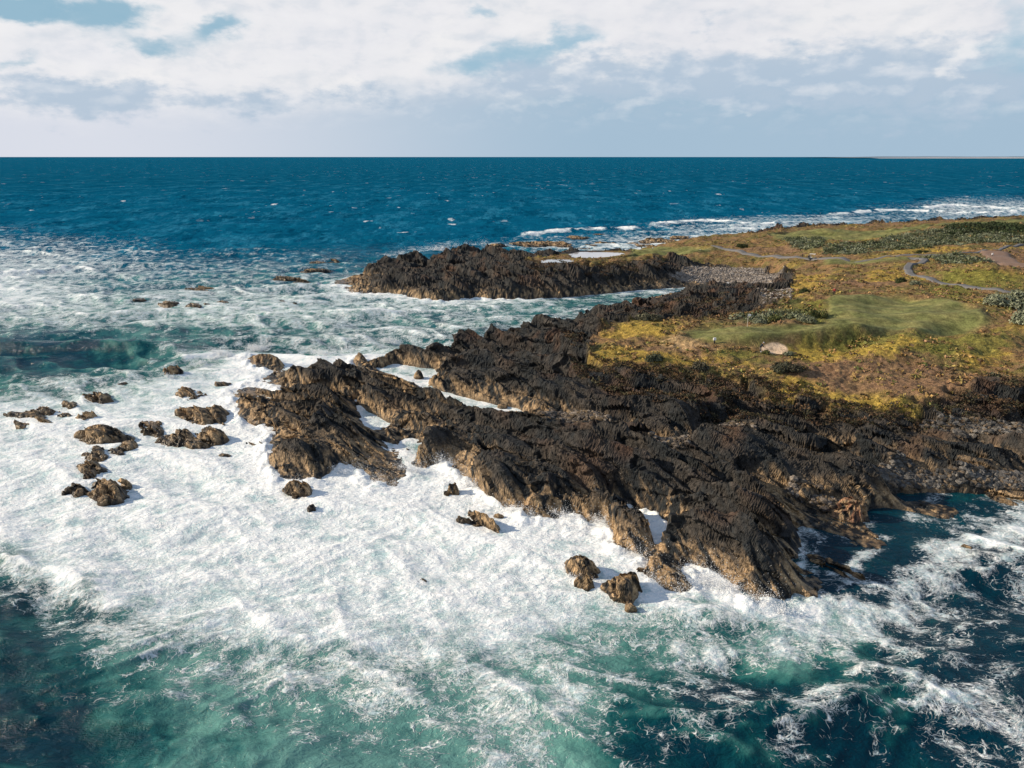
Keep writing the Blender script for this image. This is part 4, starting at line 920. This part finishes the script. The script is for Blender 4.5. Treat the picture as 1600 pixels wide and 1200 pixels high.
for i, a in enumerate([
 (1572,478,3.6,1.9,SG,"silver-green shrub at the right edge, upper one beside the mown green"),(1590,505,3.2,1.7,SG,"silver-green shrub at the right edge, lower one beside the mown green"),(1600,468,3.4,1.8,SG,"silver-green shrub cut by the frame's right edge below the cart path"),
 (1552,470,1.8,1.1,SG,"small silver shrub left of the two big silver-green shrubs"),
 (1406,444,1.7,1.5,DG,"round dark shrub on the brown heath left of the winding path"),(1441,395,1.9,1.2,DG,"dark shrub on the yellow grass above the winding path's bend"),(1428,448,1.2,.9,SG,"small grey shrub right of the round dark one"),
 (1160,386,2.6,1.8,DG,"dark green bush by the cart path above the cobble beach"),(1236,441,1.6,1.1,[(.04,.12,.03),(.06,.14,.04)],"bright green bush at the top of the cobble beach"),(1257,457,1.6,.9,DG,"dark green bush on yellow grass left of the person in red"),
 (1262,504,1.5,1.3,SG,"grey-green shrub on the back edge of the green, right one"),(1207,503,1.9,1.1,OG,"olive shrub on the back edge of the green, behind the flag"),(1190,505,1.6,1.,SG,"grey-green shrub just left of the olive one behind the flag"),(1275,494,2.3,1.5,OG,"large olive shrub at the foot of the raised green"),
 (1222,585,2.,1.4,[(.06,.07,.045),(.09,.09,.06),(.05,.05,.035)],"dark grey-brown shrub in the yellow grass below the bunker"),(1243,588,1.4,1.,[(.07,.07,.045),(.05,.045,.035)],"smaller dark shrub touching the grey-brown one below the bunker"),(1019,568,1.7,1.1,[(.07,.08,.05),(.1,.11,.07)],"grey shrub in the bright grass at the plateau's left end"),
 (1097,576,2.,1.2,[(.07,.06,.045),(.1,.1,.07)],"dark grey shrub on the cliff edge left of the golfer"),(1566,602,2.2,1.7,[(.05,.055,.035),(.08,.08,.05)],"dark shrub in the heath at the far right above the cobbles"),(1455,634,1.7,1.4,[(.06,.08,.035),(.05,.06,.03)],"green-brown shrub at the end of the bright grass strip"),
 (1487,404,1.9,.9,SG,"low grey shrub on the mound behind the winding path"),(1016,504,2.3,1.1,[(.12,.12,.08),(.09,.09,.06)],"pale scrub clump at the back left corner of the plateau"),(1232,555,.9,.6,SG,"tuft of grey shrub at the bunker's right tip"),(1194,553,.8,.45,OG,"low green tuft at the golfer's feet by the bunker")]):
    shrub(a[0], a[1], a[2], a[3], a[4], a[5], 900 + i)
# ------------------------------------------------------------------ paths (ribbons laid on the ground)
M_path = simple_mat("path asphalt", (.13, .13, .135), .9, var=.25, scale=1.2); M_dirt = simple_mat("dirt", (.2, .13, .095), .95, var=.3, scale=.8)
def path(pts, wid, mat, name="path"):
    w = HP(pts); cum = [0]
    for a, b in zip(w[:-1], w[1:]): cum.append(cum[-1] + math.dist(a, b))
    n = int(cum[-1] / 1.) + 2; s = np.linspace(0, cum[-1], n); X = np.interp(s, cum, [a for a, b in w]); Y = np.interp(s, cum, [b for a, b in w])
    for _ in range(12): X[1:-1] = (X[:-2] + X[1:-1] * 2 + X[2:]) / 4; Y[1:-1] = (Y[:-2] + Y[1:-1] * 2 + Y[2:]) / 4
    tx, ty = np.gradient(X), np.gradient(Y); L = np.hypot(tx, ty); nx, ny = -ty / L, tx / L
    k = np.linspace(-1, 1, 9); wj = wid * (1 + .12 * gn(s / 3., s * 0, 5))
    PX = X[:, None] + nx[:, None] * k * wj[:, None] / 2; PY = Y[:, None] + ny[:, None] * k * wj[:, None] / 2
    Z = height(PX, PY); zm = Z.max(1, keepdims=True); zm[1:-1] = np.maximum(zm[1:-1], (zm[:-2] + zm[2:]) / 2); Z = .3 * Z + .7 * zm + .2; Z[:, 0] -= .5; Z[:, -1] -= .5; Z -= .45 * (np.exp(-s / 1.5) + np.exp(-(cum[-1] - s) / 1.5))[:, None]
    tag(grid_mesh(name, PX, PY, Z, np.ones((n - 1, 8), bool), mat, True, {}), kind="structure")
for i, (pp, wd_) in enumerate(PATHS): path(pp, wd_, M_dirt if i == 3 else M_path, 'dirt_track' if i == 3 else 'cart_path')
# ------------------------------------------------------------------ people, cart, flag
def skin_body(name, J, E, R, mat, parent, lvl=2):
    me = bpy.data.meshes.new(name); me.from_pydata([tuple(j) for j in J], E, []); o = bpy.data.objects.new(name, me); COL.objects.link(o)
    me.materials.append(mat); o.parent = parent
    m = o.modifiers.new("skin", "SKIN"); m.use_smooth_shade = True
    for i, r in enumerate(R): me.skin_vertices[0].data[i].radius = (r, r)
    me.skin_vertices[0].data[0].use_root = True
    s = o.modifiers.new("sub", "SUBSURF"); s.levels = s.render_levels = lvl
    return o
def ellip(name, c, r, mat, parent, rot=(0, 0, 0), cut=None):
    bm = bmesh.new(); bmesh.ops.create_uvsphere(bm, u_segments=16, v_segments=12, radius=1)
    if cut is not None: bmesh.ops.bisect_plane(bm, geom=bm.verts[:] + bm.edges[:] + bm.faces[:], plane_co=(0, 0, cut), plane_no=(0, 0, -1), clear_outer=True)
    bmesh.ops.scale(bm, vec=r, verts=bm.verts); me = bpy.data.meshes.new(name); bm.to_mesh(me); bm.free(); me.materials.append(mat)
    for p in me.polygons: p.use_smooth = True
    o = bpy.data.objects.new(name, me); COL.objects.link(o); o.parent = parent; o.location = c; o.rotation_euler = rot; return o
M_skin = simple_mat("skin", (.45, .27, .19), .6)
def cloth(n, c): return simple_mat("cloth " + n, c, .85, var=.2, scale=9)
M_navy = cloth("navy", (.012, .018, .03)); M_blk = cloth("black", (.012, .012, .014)); M_red = cloth("red", (.28, .03, .035)); M_wht = cloth("white", (.75, .75, .75)); M_gry = cloth("grey", (.3, .3, .33)); M_blue = cloth("blue grey", (.05, .08, .12)); M_hair = simple_mat("hair", (.03, .02, .015), .8)
M_steel = simple_mat("steel", (.5, .5, .52), .35, .9)
def person(px, py, rotz, label, top, legs, cap, lean=0., hands="side", rot_pose=1., z_off=0.):
    x, y = hit(px, py); z = HT(x, y)
    root = bpy.data.objects.new("person", None); COL.objects.link(root); root.location = (x, y, z + z_off); root.rotation_euler = (0, 0, rotz); tag(root, label, "person")
    hip = Vector((0, 0, .93)); R_ = Matrix.Rotation(lean, 3, "X")      # +lean bends forward (towards -Y local)
    def up(v): return hip + R_ @ (Vector(v) - hip)
    neck, head, ch = up((0, 0, 1.47)), up((0, -.02, 1.6)), up((0, 0, 1.25))
    sh = [up((s * .19, 0, 1.42)) for s in (-1, 1)]
    if hands == "club": el = [up((s * .2, -.12, 1.16)) + Vector((0, 0, -.02)) for s in (-1, 1)]; wr_ = [Vector((s * .04, -.52, .86)) for s in (-1, 1)]
    else: el = [up((s * .27, .03, 1.14)) for s in (-1, 1)]; wr_ = [up((s * .27, -.12, .9)) for s in (-1, 1)]
    hipj = [Vector((s * .1, 0, .9)) for s in (-1, 1)]; kn = [Vector((s * .14, -.06, .49)) for s in (-1, 1)]; an = [Vector((s * .16, .02, .09)) for s in (-1, 1)]; toe = [Vector((s * .19, -.16, .04)) for s in (-1, 1)]
    J = [hip, ch, neck, head, up((0, -.01, 1.72)), sh[0], el[0], wr_[0], sh[1], el[1], wr_[1], hipj[0], kn[0], an[0], toe[0], hipj[1], kn[1], an[1], toe[1], up((0, 0, 1.08))]
    E = [(0, 19), (19, 1), (1, 2), (2, 3), (3, 4), (1, 5), (5, 6), (6, 7), (1, 8), (8, 9), (9, 10), (0, 11), (11, 12), (12, 13), (13, 14), (0, 15), (15, 16), (16, 17), (17, 18)]
    R = [.12, .13, .055, .085, .06, .065, .045, .03, .065, .045, .03, .095, .06, .04, .035, .095, .06, .04, .035, .12]
    # fingers: short chains rooted in the palm
    for wi, w_, e_ in ((7, wr_[0], el[0]), (10, wr_[1], el[1])):
        d = (w_ - e_).normalized(); pi = len(J); J.append(w_ + d * .07); E.append((wi, pi)); R.append(.026)
        sx = 1 if wi == 10 else -1
        for f_ in range(4):
            a0 = len(J); off = Vector((0, (f_ - 1.5) * .02, 0)); J += [w_ + d * .12 + off, w_ + d * (.165 - abs(f_ - 1.5) * .006) + off + Vector((-sx * .015, 0, -.005))]; E += [(pi, a0), (a0, a0 + 1)]; R += [.009, .007]
        a0 = len(J); J.append(w_ + d * .09 + Vector((-sx * .035, -.03, 0))); E.append((wi, a0)); R.append(.01)
    skin_body("body", J, E, R, M_skin, root, 1)
    # clothes follow the same joints, a little wider
    T = [up((0, 0, .9)), up((0, 0, 1.1)), ch, up((0, 0, 1.43)), sh[0], el[0], el[0].lerp(wr_[0], .85), sh[1], el[1], el[1].lerp(wr_[1], .85)]
    skin_body("jacket", T, [(2, 1), (1, 0), (2, 3), (2, 4), (4, 5), (5, 6), (2, 7), (7, 8), (8, 9)], [.155, .15, .165, .08, .085, .062, .048, .085, .062, .048], top, root, 2)
    L = [hip, hipj[0], kn[0], an[0] + Vector((0, 0, .03)), hipj[1], kn[1], an[1] + Vector((0, 0, .03))]
    skin_body("trousers", L, [(0, 1), (1, 2), (2, 3), (0, 4), (4, 5), (5, 6)], [.14, .115, .08, .065, .115, .08, .065], legs, root, 2)
    for s in (0, 1): ellip("shoe", an[s].lerp(toe[s], .5) + Vector((0, -.02, -.01)), (.055, .14, .05), M_wht if cap is M_wht else M_blk, root)
    hd = up((0, -.03, 1.64))
    ellip("hair", hd + Vector((0, .02, .03)), (.088, .1, .105), M_hair, root, (lean, 0, 0), cut=-.15)
    if cap:
        c_ = ellip("cap", hd + Vector((0, 0, .05)), (.1, .115, .095), cap, root, (lean, 0, 0), cut=0.)
        ellip("brim", Vector((0, -.13, .0)), (.075, .09, .012), cap, c_)
    f = ellip("nose", hd + R_ @ Vector((0, -.1, -.02)), (.014, .02, .02), M_skin, root)
    return root, wr_
def tube_mb(bm, a, b, r, n=8):
    a, b = Vector(a), Vector(b); d = (b - a); q = d.to_track_quat("Z", "Y").to_matrix().to_4x4()
    bmesh.ops.create_cone(bm, cap_ends=True, segments=n, radius1=r, radius2=r, depth=d.length, matrix=Matrix.Translation((a + b) / 2) @ q)
def box_mb(bm, c, s, bev=0., rx=0.):
    M_ = Matrix.Translation(c) @ Matrix.Rotation(rx, 4, "X") @ Matrix.Diagonal((*s, 1)); r = bmesh.ops.create_cube(bm, size=1, matrix=M_)
    if bev: 
        es = list({e for v in r["verts"] for e in v.link_edges}); bmesh.ops.bevel(bm, geom=es, offset=bev, segments=2, affect="EDGES", profile=.6)
def bobj(name, bm, mat, parent=None, smooth=False):
    me = bpy.data.meshes.new(name); bmesh.ops.recalc_face_normals(bm, faces=bm.faces); bm.to_mesh(me); bm.free(); me.materials.append(mat)
    for p in me.polygons: p.use_smooth = smooth
    o = bpy.data.objects.new(name, me); COL.objects.link(o); o.parent = parent; return o
r1, w1 = person(1188, 551, math.radians(75), "golfer in dark clothes and white cap bending over the club beside the bunker", M_navy, M_navy, M_wht, .5, "club")
cl_ = bpy.data.objects.new("golf_club", None); COL.objects.link(cl_); cl_.location = r1.location; cl_.rotation_euler = r1.rotation_euler; tag(cl_, "golf club held low by the golfer beside the bunker", "golf club")
bm = bmesh.new(); tube_mb(bm, (0, -.5, .88), (0, -.86, .05), .008); bobj("shaft", bm, M_steel, cl_); bm = bmesh.new(); tube_mb(bm, (0, -.42, 1.06), (0, -.51, .86), .014); bobj("grip", bm, M_blk, cl_); bm = bmesh.new(); box_mb(bm, (.04, -.87, .04), (.1, .03, .05), .008); bobj("club_head", bm, M_steel, cl_)
person(1303, 462.5, math.radians(-30), "person in a red top standing alone behind the raised green", M_red, M_blk, None, .06)
person(1253.5, 402.5, math.radians(60), "person in dark clothes standing on the cart path left of the golf cart", M_blk, M_blk, None, .04)
person(1263.5, 404.2, math.radians(20), "person in dark clothes standing right beside the golf cart's left side", M_blue, M_blk, None, .1)
# golf cart
x, y = hit(1269.5, 404.6); ct = bpy.data.objects.new("golf_cart", None); COL.objects.link(ct); ct.location = (x, y, HT(x, y) + .12); ct.rotation_euler = (0, 0, math.radians(55)); tag(ct, "golf cart with a white roof parked on the path among two people", "golf cart")
M_cream = simple_mat("cream plastic", (.7, .69, .66), .4, var=.05); M_darkp = simple_mat("dark paint", (.015, .03, .05), .35, var=.1); M_tyre = simple_mat("rubber", (.015, .015, .015), .9)
bm = bmesh.new(); box_mb(bm, (0, 0, .38), (1.15, 2.2, .2), .06); box_mb(bm, (0, -.95, .62), (1.05, .45, .42), .12, .25); box_mb(bm, (0, .75, .62), (1.1, .7, .38), .08); bobj("body", bm, M_darkp, ct)
bm = bmesh.new(); box_mb(bm, (0, 0.05, 1.86), (1.2, 1.75, .09), .04); bobj("roof", bm, M_cream, ct)
for sx in (-.52, .52):
    for y0, y1 in ((-.72, -.6), (.62, .66)): bm = bmesh.new(); tube_mb(bm, (sx, y0, .7), (sx, y1, 1.84), .022); bobj("roof_post", bm, M_steel, ct)
bm = bmesh.new(); box_mb(bm, (0, .3, .82), (1.0, .5, .14), .05); bobj("seat", bm, M_cream, ct); bm = bmesh.new(); box_mb(bm, (0, .58, 1.08), (1.0, .1, .4), .04, -.15); bobj("backrest", bm, M_cream, ct)
m_, t_, b_ = new_mat("clear screen"); b_.inputs["Transmission Weight"].default_value = .9; b_.inputs["Roughness"].default_value = .05; bm = bmesh.new(); box_mb(bm, (0, -.67, 1.28), (1.0, .015, .95), 0, -.1); bobj("windscreen", bm, m_, ct)
for sx in (-.5, .5):
    for yy in (-.78, .78):
        bm = bmesh.new(); tube_mb(bm, (sx - .09, yy, .23), (sx + .09, yy, .23), .23, 20); wv_ = bobj("wheel", bm, M_tyre, ct); bm = bmesh.new(); tube_mb(bm, (sx - .1, yy, .23), (sx + .1, yy, .23), .11, 12); bobj("rim", bm, M_steel, wv_)
bm = bmesh.new(); tube_mb(bm, (-.25, -.6, .85), (-.25, -.38, 1.05), .018); bobj("steering_column", bm, M_blk, ct); bm = bmesh.new(); bmesh.ops.create_circle(bm, segments=14, radius=.17, matrix=Matrix.Translation((-.25, -.36, 1.06)) @ Matrix.Rotation(.8, 4, "X"), cap_ends=True); bobj("steering_wheel", bm, M_blk, ct)
for sx in (-.22, .22):
    bx, by = .75, 0; g = bpy.data.objects.new("golf_bag", None); COL.objects.link(g); g.location = ct.matrix_basis @ Vector((sx, 1.13, .45)); g.rotation_euler = ct.rotation_euler
    tag(g, "dark golf bag on the cart's rear, " + ("nearer the path's left end" if sx < 0 else "nearer the frame's right"), "golf bag", "golf bags on the cart")
    bm = bmesh.new(); tube_mb(bm, (0, 0, 0), (0, .14, .85), .13, 12); bobj("bag_body", bm, M_navy if sx < 0 else M_blk, g)
    for k in range(3): bm = bmesh.new(); tube_mb(bm, ((k - 1) * .06, .14, .85), ((k - 1) * .09, .2, 1.12), .01); bobj("golf_club", bm, M_steel, g)
# flagstick
x, y = hit(1167, 516); z = HT(x, y); fl = bpy.data.objects.new("golf_flag", None); COL.objects.link(fl); fl.location = (x, y, z); tag(fl, "white flag on a thin pole at the back of the putting green", "golf flag")
bm = bmesh.new(); tube_mb(bm, (0, 0, -.1), (0, 0, 2.3), .02); bobj("flagpole", bm, M_wht, fl)
V = []; nn = 10
for i in range(nn + 1):
    for j in range(2):
        for k in range(2): V.append((.02 + i / nn * .5, .05 * math.sin(i / nn * 6) + k * .012, 2.28 - j * .36 - i / nn * .05))
Q = []
for i in range(nn): a = i * 4; b = a + 4; Q += [(a, b, b + 2, a + 2), (a + 1, a + 3, b + 3, b + 1), (a, a + 1, b + 1, b), (a + 2, b + 2, b + 3, a + 3)]
mesh_np("flag", V, Q, M_wht, fl)
def marker(px, py, h, w, label, mat):
    x, y = hit(px, py); r = bpy.data.objects.new("marker_post", None); COL.objects.link(r); r.location = (x, y, HT(x, y)); tag(r, label, "marker post", "small white marker posts")
    bm = bmesh.new(); tube_mb(bm, (0, 0, -.1), (0, 0, h * .6), w * .25); bobj("post", bm, M_blk, r); bm = bmesh.new(); box_mb(bm, (0, 0, h * .8), (w, w * .6, h * .5), w * .15); bobj("plate", bm, mat, r)
marker(1116, 539, .9, .5, "small white marker at the left front edge of the green", M_wht); marker(1550, 402, 1., .4, "small white post at the bend of the dirt track on the right", M_wht); marker(1094, 388, .7, .8, "pale marker at the left start of the cart path", M_wht)
marker(1020, 390, .8, .4, "tiny pale marker on the grass behind the pools", M_wht)
# distant land on the horizon at the right, haze painted into its blue-grey slopes
n = 60; xs = np.linspace(7800, 14000, n); pr = 22 * sstep(7200, 9500, xs) * (1 + .5 * fbm(xs / 900., xs * 0, 3, 5))
V = []; A_ = []
for i in range(n):
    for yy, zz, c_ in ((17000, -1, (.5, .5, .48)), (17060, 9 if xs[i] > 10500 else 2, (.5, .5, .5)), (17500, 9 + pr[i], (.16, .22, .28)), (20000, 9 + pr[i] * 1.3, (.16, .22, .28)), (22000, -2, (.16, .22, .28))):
        V.append((xs[i], yy, zz)); A_.append(c_)
Q = [(i * 5 + j, (i + 1) * 5 + j, (i + 1) * 5 + j + 1, i * 5 + j + 1) for i in range(n - 1) for j in range(4)]
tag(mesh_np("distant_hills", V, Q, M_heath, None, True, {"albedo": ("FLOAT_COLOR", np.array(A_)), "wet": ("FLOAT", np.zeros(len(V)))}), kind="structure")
# ------------------------------------------------------------------ sun, sky
SUN_AZ = math.radians(-84.)      # 0 = straight ahead (+Y), negative = to the left
SUN_EL = math.radians(24.)
sd_ = Vector((math.sin(SUN_AZ) * math.cos(SUN_EL), math.cos(SUN_AZ) * math.cos(SUN_EL), math.sin(SUN_EL)))
ld = bpy.data.lights.new("sun", "SUN"); ld.energy = 4.8; ld.angle = math.radians(.6); ld.color = (1., .83, .62)
lo = bpy.data.objects.new("sun", ld); COL.objects.link(lo); lo.rotation_euler = sd_.to_track_quat("Z", "Y").to_euler(); lo.location = sd_ * 300
wd = bpy.data.worlds.new("World"); sc.world = wd; wd.use_nodes = True
t = NT(wd.node_tree); bg = wd.node_tree.nodes["Background"]
sk = t.new("ShaderNodeTexSky", sky_type="NISHITA"); sk.sun_disc = False; sk.sun_elevation = SUN_EL; sk.sun_rotation = SUN_AZ; sk.air_density = 1.; sk.dust_density = .6
dirv = t.new("ShaderNodeTexCoord").outputs["Generated"]
sp = t.new("ShaderNodeSeparateXYZ"); t.put(sp.inputs[0], dirv)
az = t.m("MULTIPLY", t.m("ARCTAN2", sp.outputs[0], sp.outputs[1]), 57.2958)
el = t.m("MULTIPLY", t.m("ARCSINE", sp.outputs[2]), 57.2958)
def ae(px, py):
    dx, dy, dz = ray(px, py); return math.degrees(math.atan2(dx, dy)), math.degrees(math.atan2(dz, math.hypot(dx, dy)))
cv = t.new("ShaderNodeCombineXYZ"); t.put(cv.inputs[0], az); t.put(cv.inputs[1], t.m("MULTIPLY", el, 2.1))
q = cv.outputs[0]
wv = t.vm("SUBTRACT", t.noise(q, .3, 5, .62, col=True), (.5, .5, .5))
wa = t.new("ShaderNodeSeparateXYZ"); t.put(wa.inputs[0], wv)
azw = t.m("ADD", az, t.m("MULTIPLY", wa.outputs[0], 5.)); elw = t.m("ADD", el, t.m("MULTIPLY", wa.outputs[1], 2.6))
def blob(px, py, rx, ry, tilt=0., a=azw, e=elw):
    A, E = ae(px, py); s = 1 / 20.
    x = t.m("SUBTRACT", a, A); y = t.m("SUBTRACT", e, E); ct, st = math.cos(tilt), math.sin(tilt)
    xr = t.m("DIVIDE", t.m("ADD", t.m("MULTIPLY", x, ct), t.m("MULTIPLY", y, st)), rx * s)
    yr = t.m("DIVIDE", t.m("SUBTRACT", t.m("MULTIPLY", y, ct), t.m("MULTIPLY", x, st)), ry * s)
    r = t.m("ADD", t.m("MULTIPLY", xr, xr), t.m("MULTIPLY", yr, yr)); return t.m("POWER", 2.718, t.m("MULTIPLY", r, -1.))
def tot(L, **k):
    s = None
    for b in L:
        v = t.m("MULTIPLY", blob(*b[:5], **k), b[5] if len(b) > 5 else 1.); s = v if s is None else t.m("ADD", s, v)
    return s
# fluffy detail, and the same detail looked up a little towards the sun: their difference lights the billows
def cl(off): 
    v = t.vm("ADD", q, off)
    return t.noise(v, .22, 8, .56, .1)
n0 = cl((0, 0, 0)); n1 = cl((-.6, 1., 0)); rel = t.m("SUBTRACT", n0, n1)
nb = t.noise(q, .09, 5, .55)
# base overcast
base = t.mix(t.mr(az, -34, 34), rgb(.76, .765, .80), rgb(.72, .725, .765))
base = t.mix(t.mr(nb, .35, .65, 0, .6), base, rgb(.81, .805, .81))
low = t.mix(t.mr(az, -30, 8), rgb(.64, .67, .75), rgb(.32, .46, .59))
lowm = t.m("ADD", el, t.m("MULTIPLY", t.m("SUBTRACT", n0, .5), 3.6))
edge = t.mr(az, -30, 20, 3.6, 6.2)
lf = t.m("SUBTRACT", 1., t.mr(t.m("SUBTRACT", lowm, edge), -2.2, 1.))
c = t.mix(t.m("MULTIPLY", lf, .92), base, low)
# shaded billows and lit rims
grey = tot([(165,150,95,26,0,1.), (60,150,70,22,0,.5), (400,160,60,16,0,.9),(560,150,80,18,0,.5),(880,110,110,26,.1,.7),(1050,130,120,34,0,.75),(1240,120,160,30,0,.7),(1480,130,160,50,0,.8),(820,120,60,20,0,.5),(1110,38,30,12,0,.5),(700,150,120,20,0,.4),(1350,60,120,8,0,.25)])
nB = t.noise(q, .5, 8, .6)
g = t.m("MULTIPLY", t.mr(t.m("ADD", grey, t.m("MULTIPLY", t.m("SUBTRACT", nB, .5), 1.9)), .2, .9), .95)
c = t.mix(t.m("MULTIPLY", g, .95, clamp=True), c, rgb(.42, .52, .635))
lit = tot([(170,115,90,16,0,.9),(250,130,40,14,0,.5),(55,165,20,12,0,.6),(330,20,120,30,0,.4),(690,60,60,40,.7,.9),(900,95,70,16,.5,.8),(1010,120,40,10,0,.5),(1260,85,70,10,0,.8),(1000,100,90,14,.2,.5),(1520,85,28,12,.4,1.),(1500,118,20,12,.5,.9),(1175,168,18,8,0,.7),(520,135,50,10,.1,.8),(1400,105,60,12,0,.4),(780,160,120,10,0,.4)])
rim = t.mr(t.m("ADD", lit, t.m("MULTIPLY", t.m("SUBTRACT", nB, .5), -1.7)), .3, 1.3, 0, .8); 
c = t.mix(t.m("MULTIPLY", rim, .85, clamp=True), c, rgb(.84, .83, .83))
nA = t.noise(q, .28, 7, .55, .15); nC = t.noise(t.vm("ADD", q, (-.6, 1., 0)), .28, 7, .55, .15); rel = t.m("ADD", t.m("MULTIPLY", rel, .5), t.m("MULTIPLY", t.m("SUBTRACT", nA, nC), .9))
sh = t.m("MULTIPLY", t.m("SUBTRACT", rel, 0.), t.mr(el, 1.2, 4., 0., 1.5))
c = t.mix(t.mr(sh, .0, .3, 0, .36, False), c, rgb(.86, .85, .86)); c = t.mix(t.mr(t.m("MULTIPLY", sh, -1.), .0, .3, 0, .34, False), c, rgb(.44, .53, .63))
# gaps of blue
gap = tot([(55,8,75,16,.0,1.3),(185,24,42,16,.1,1.15),(5,15,40,18,0,1.),(340,42,42,15,.35,1.05),(232,72,52,13,-.1,1.15),(20,98,30,9,.3,.8),(745,14,24,10,0,.9),(795,88,70,22,.05,1.),(885,62,48,15,.25,1.1),(735,100,40,16,0,.6),(1592,45,36,50,0,1.),(1110,36,30,10,.3,.45)])
gm = t.mr(t.m("ADD", gap, t.m("MULTIPLY", t.m("SUBTRACT", n0, .5), 2.)), .2, 1.3, 0, .9)
gm = t.m("MULTIPLY", gm, t.mr(el, 3., 4.5))
blue = t.mix(t.mr(az, -30, 10), rgb(.23, .42, .55), rgb(.30, .48, .61))
c = t.mix(gm, c, blue)
# higher up, out of frame: broken cloud under open sky
hi = t.noise(t.vm("MULTIPLY", dirv, (1, 1, 2.2)), 2.3, 6, .58)
hv = t.vm("SCALE", t.mix(t.mr(hi, .45, .62), rgb(.16, .27, .42), rgb(.56, .58, .62)), None, 10.)
nish = t.mix(t.mr(hi, .42, .6, .1, .75), sk.outputs[0], hv)
cs = t.vm("SCALE", c, None, 8.7)
final = t.mix(t.mr(el, 11., 19.), cs, nish)
t.put(bg.inputs[0], final); bg.inputs[1].default_value = .1
sc.view_settings.view_transform = "Standard"; sc.view_settings.look = "None"; sc.view_settings.exposure = .3; sc.view_settings.gamma = 1.
sc.cycles.max_bounces = 4; sc.cycles.diffuse_bounces = 2; sc.cycles.glossy_bounces = 2
sc.cycles.use_denoising = True
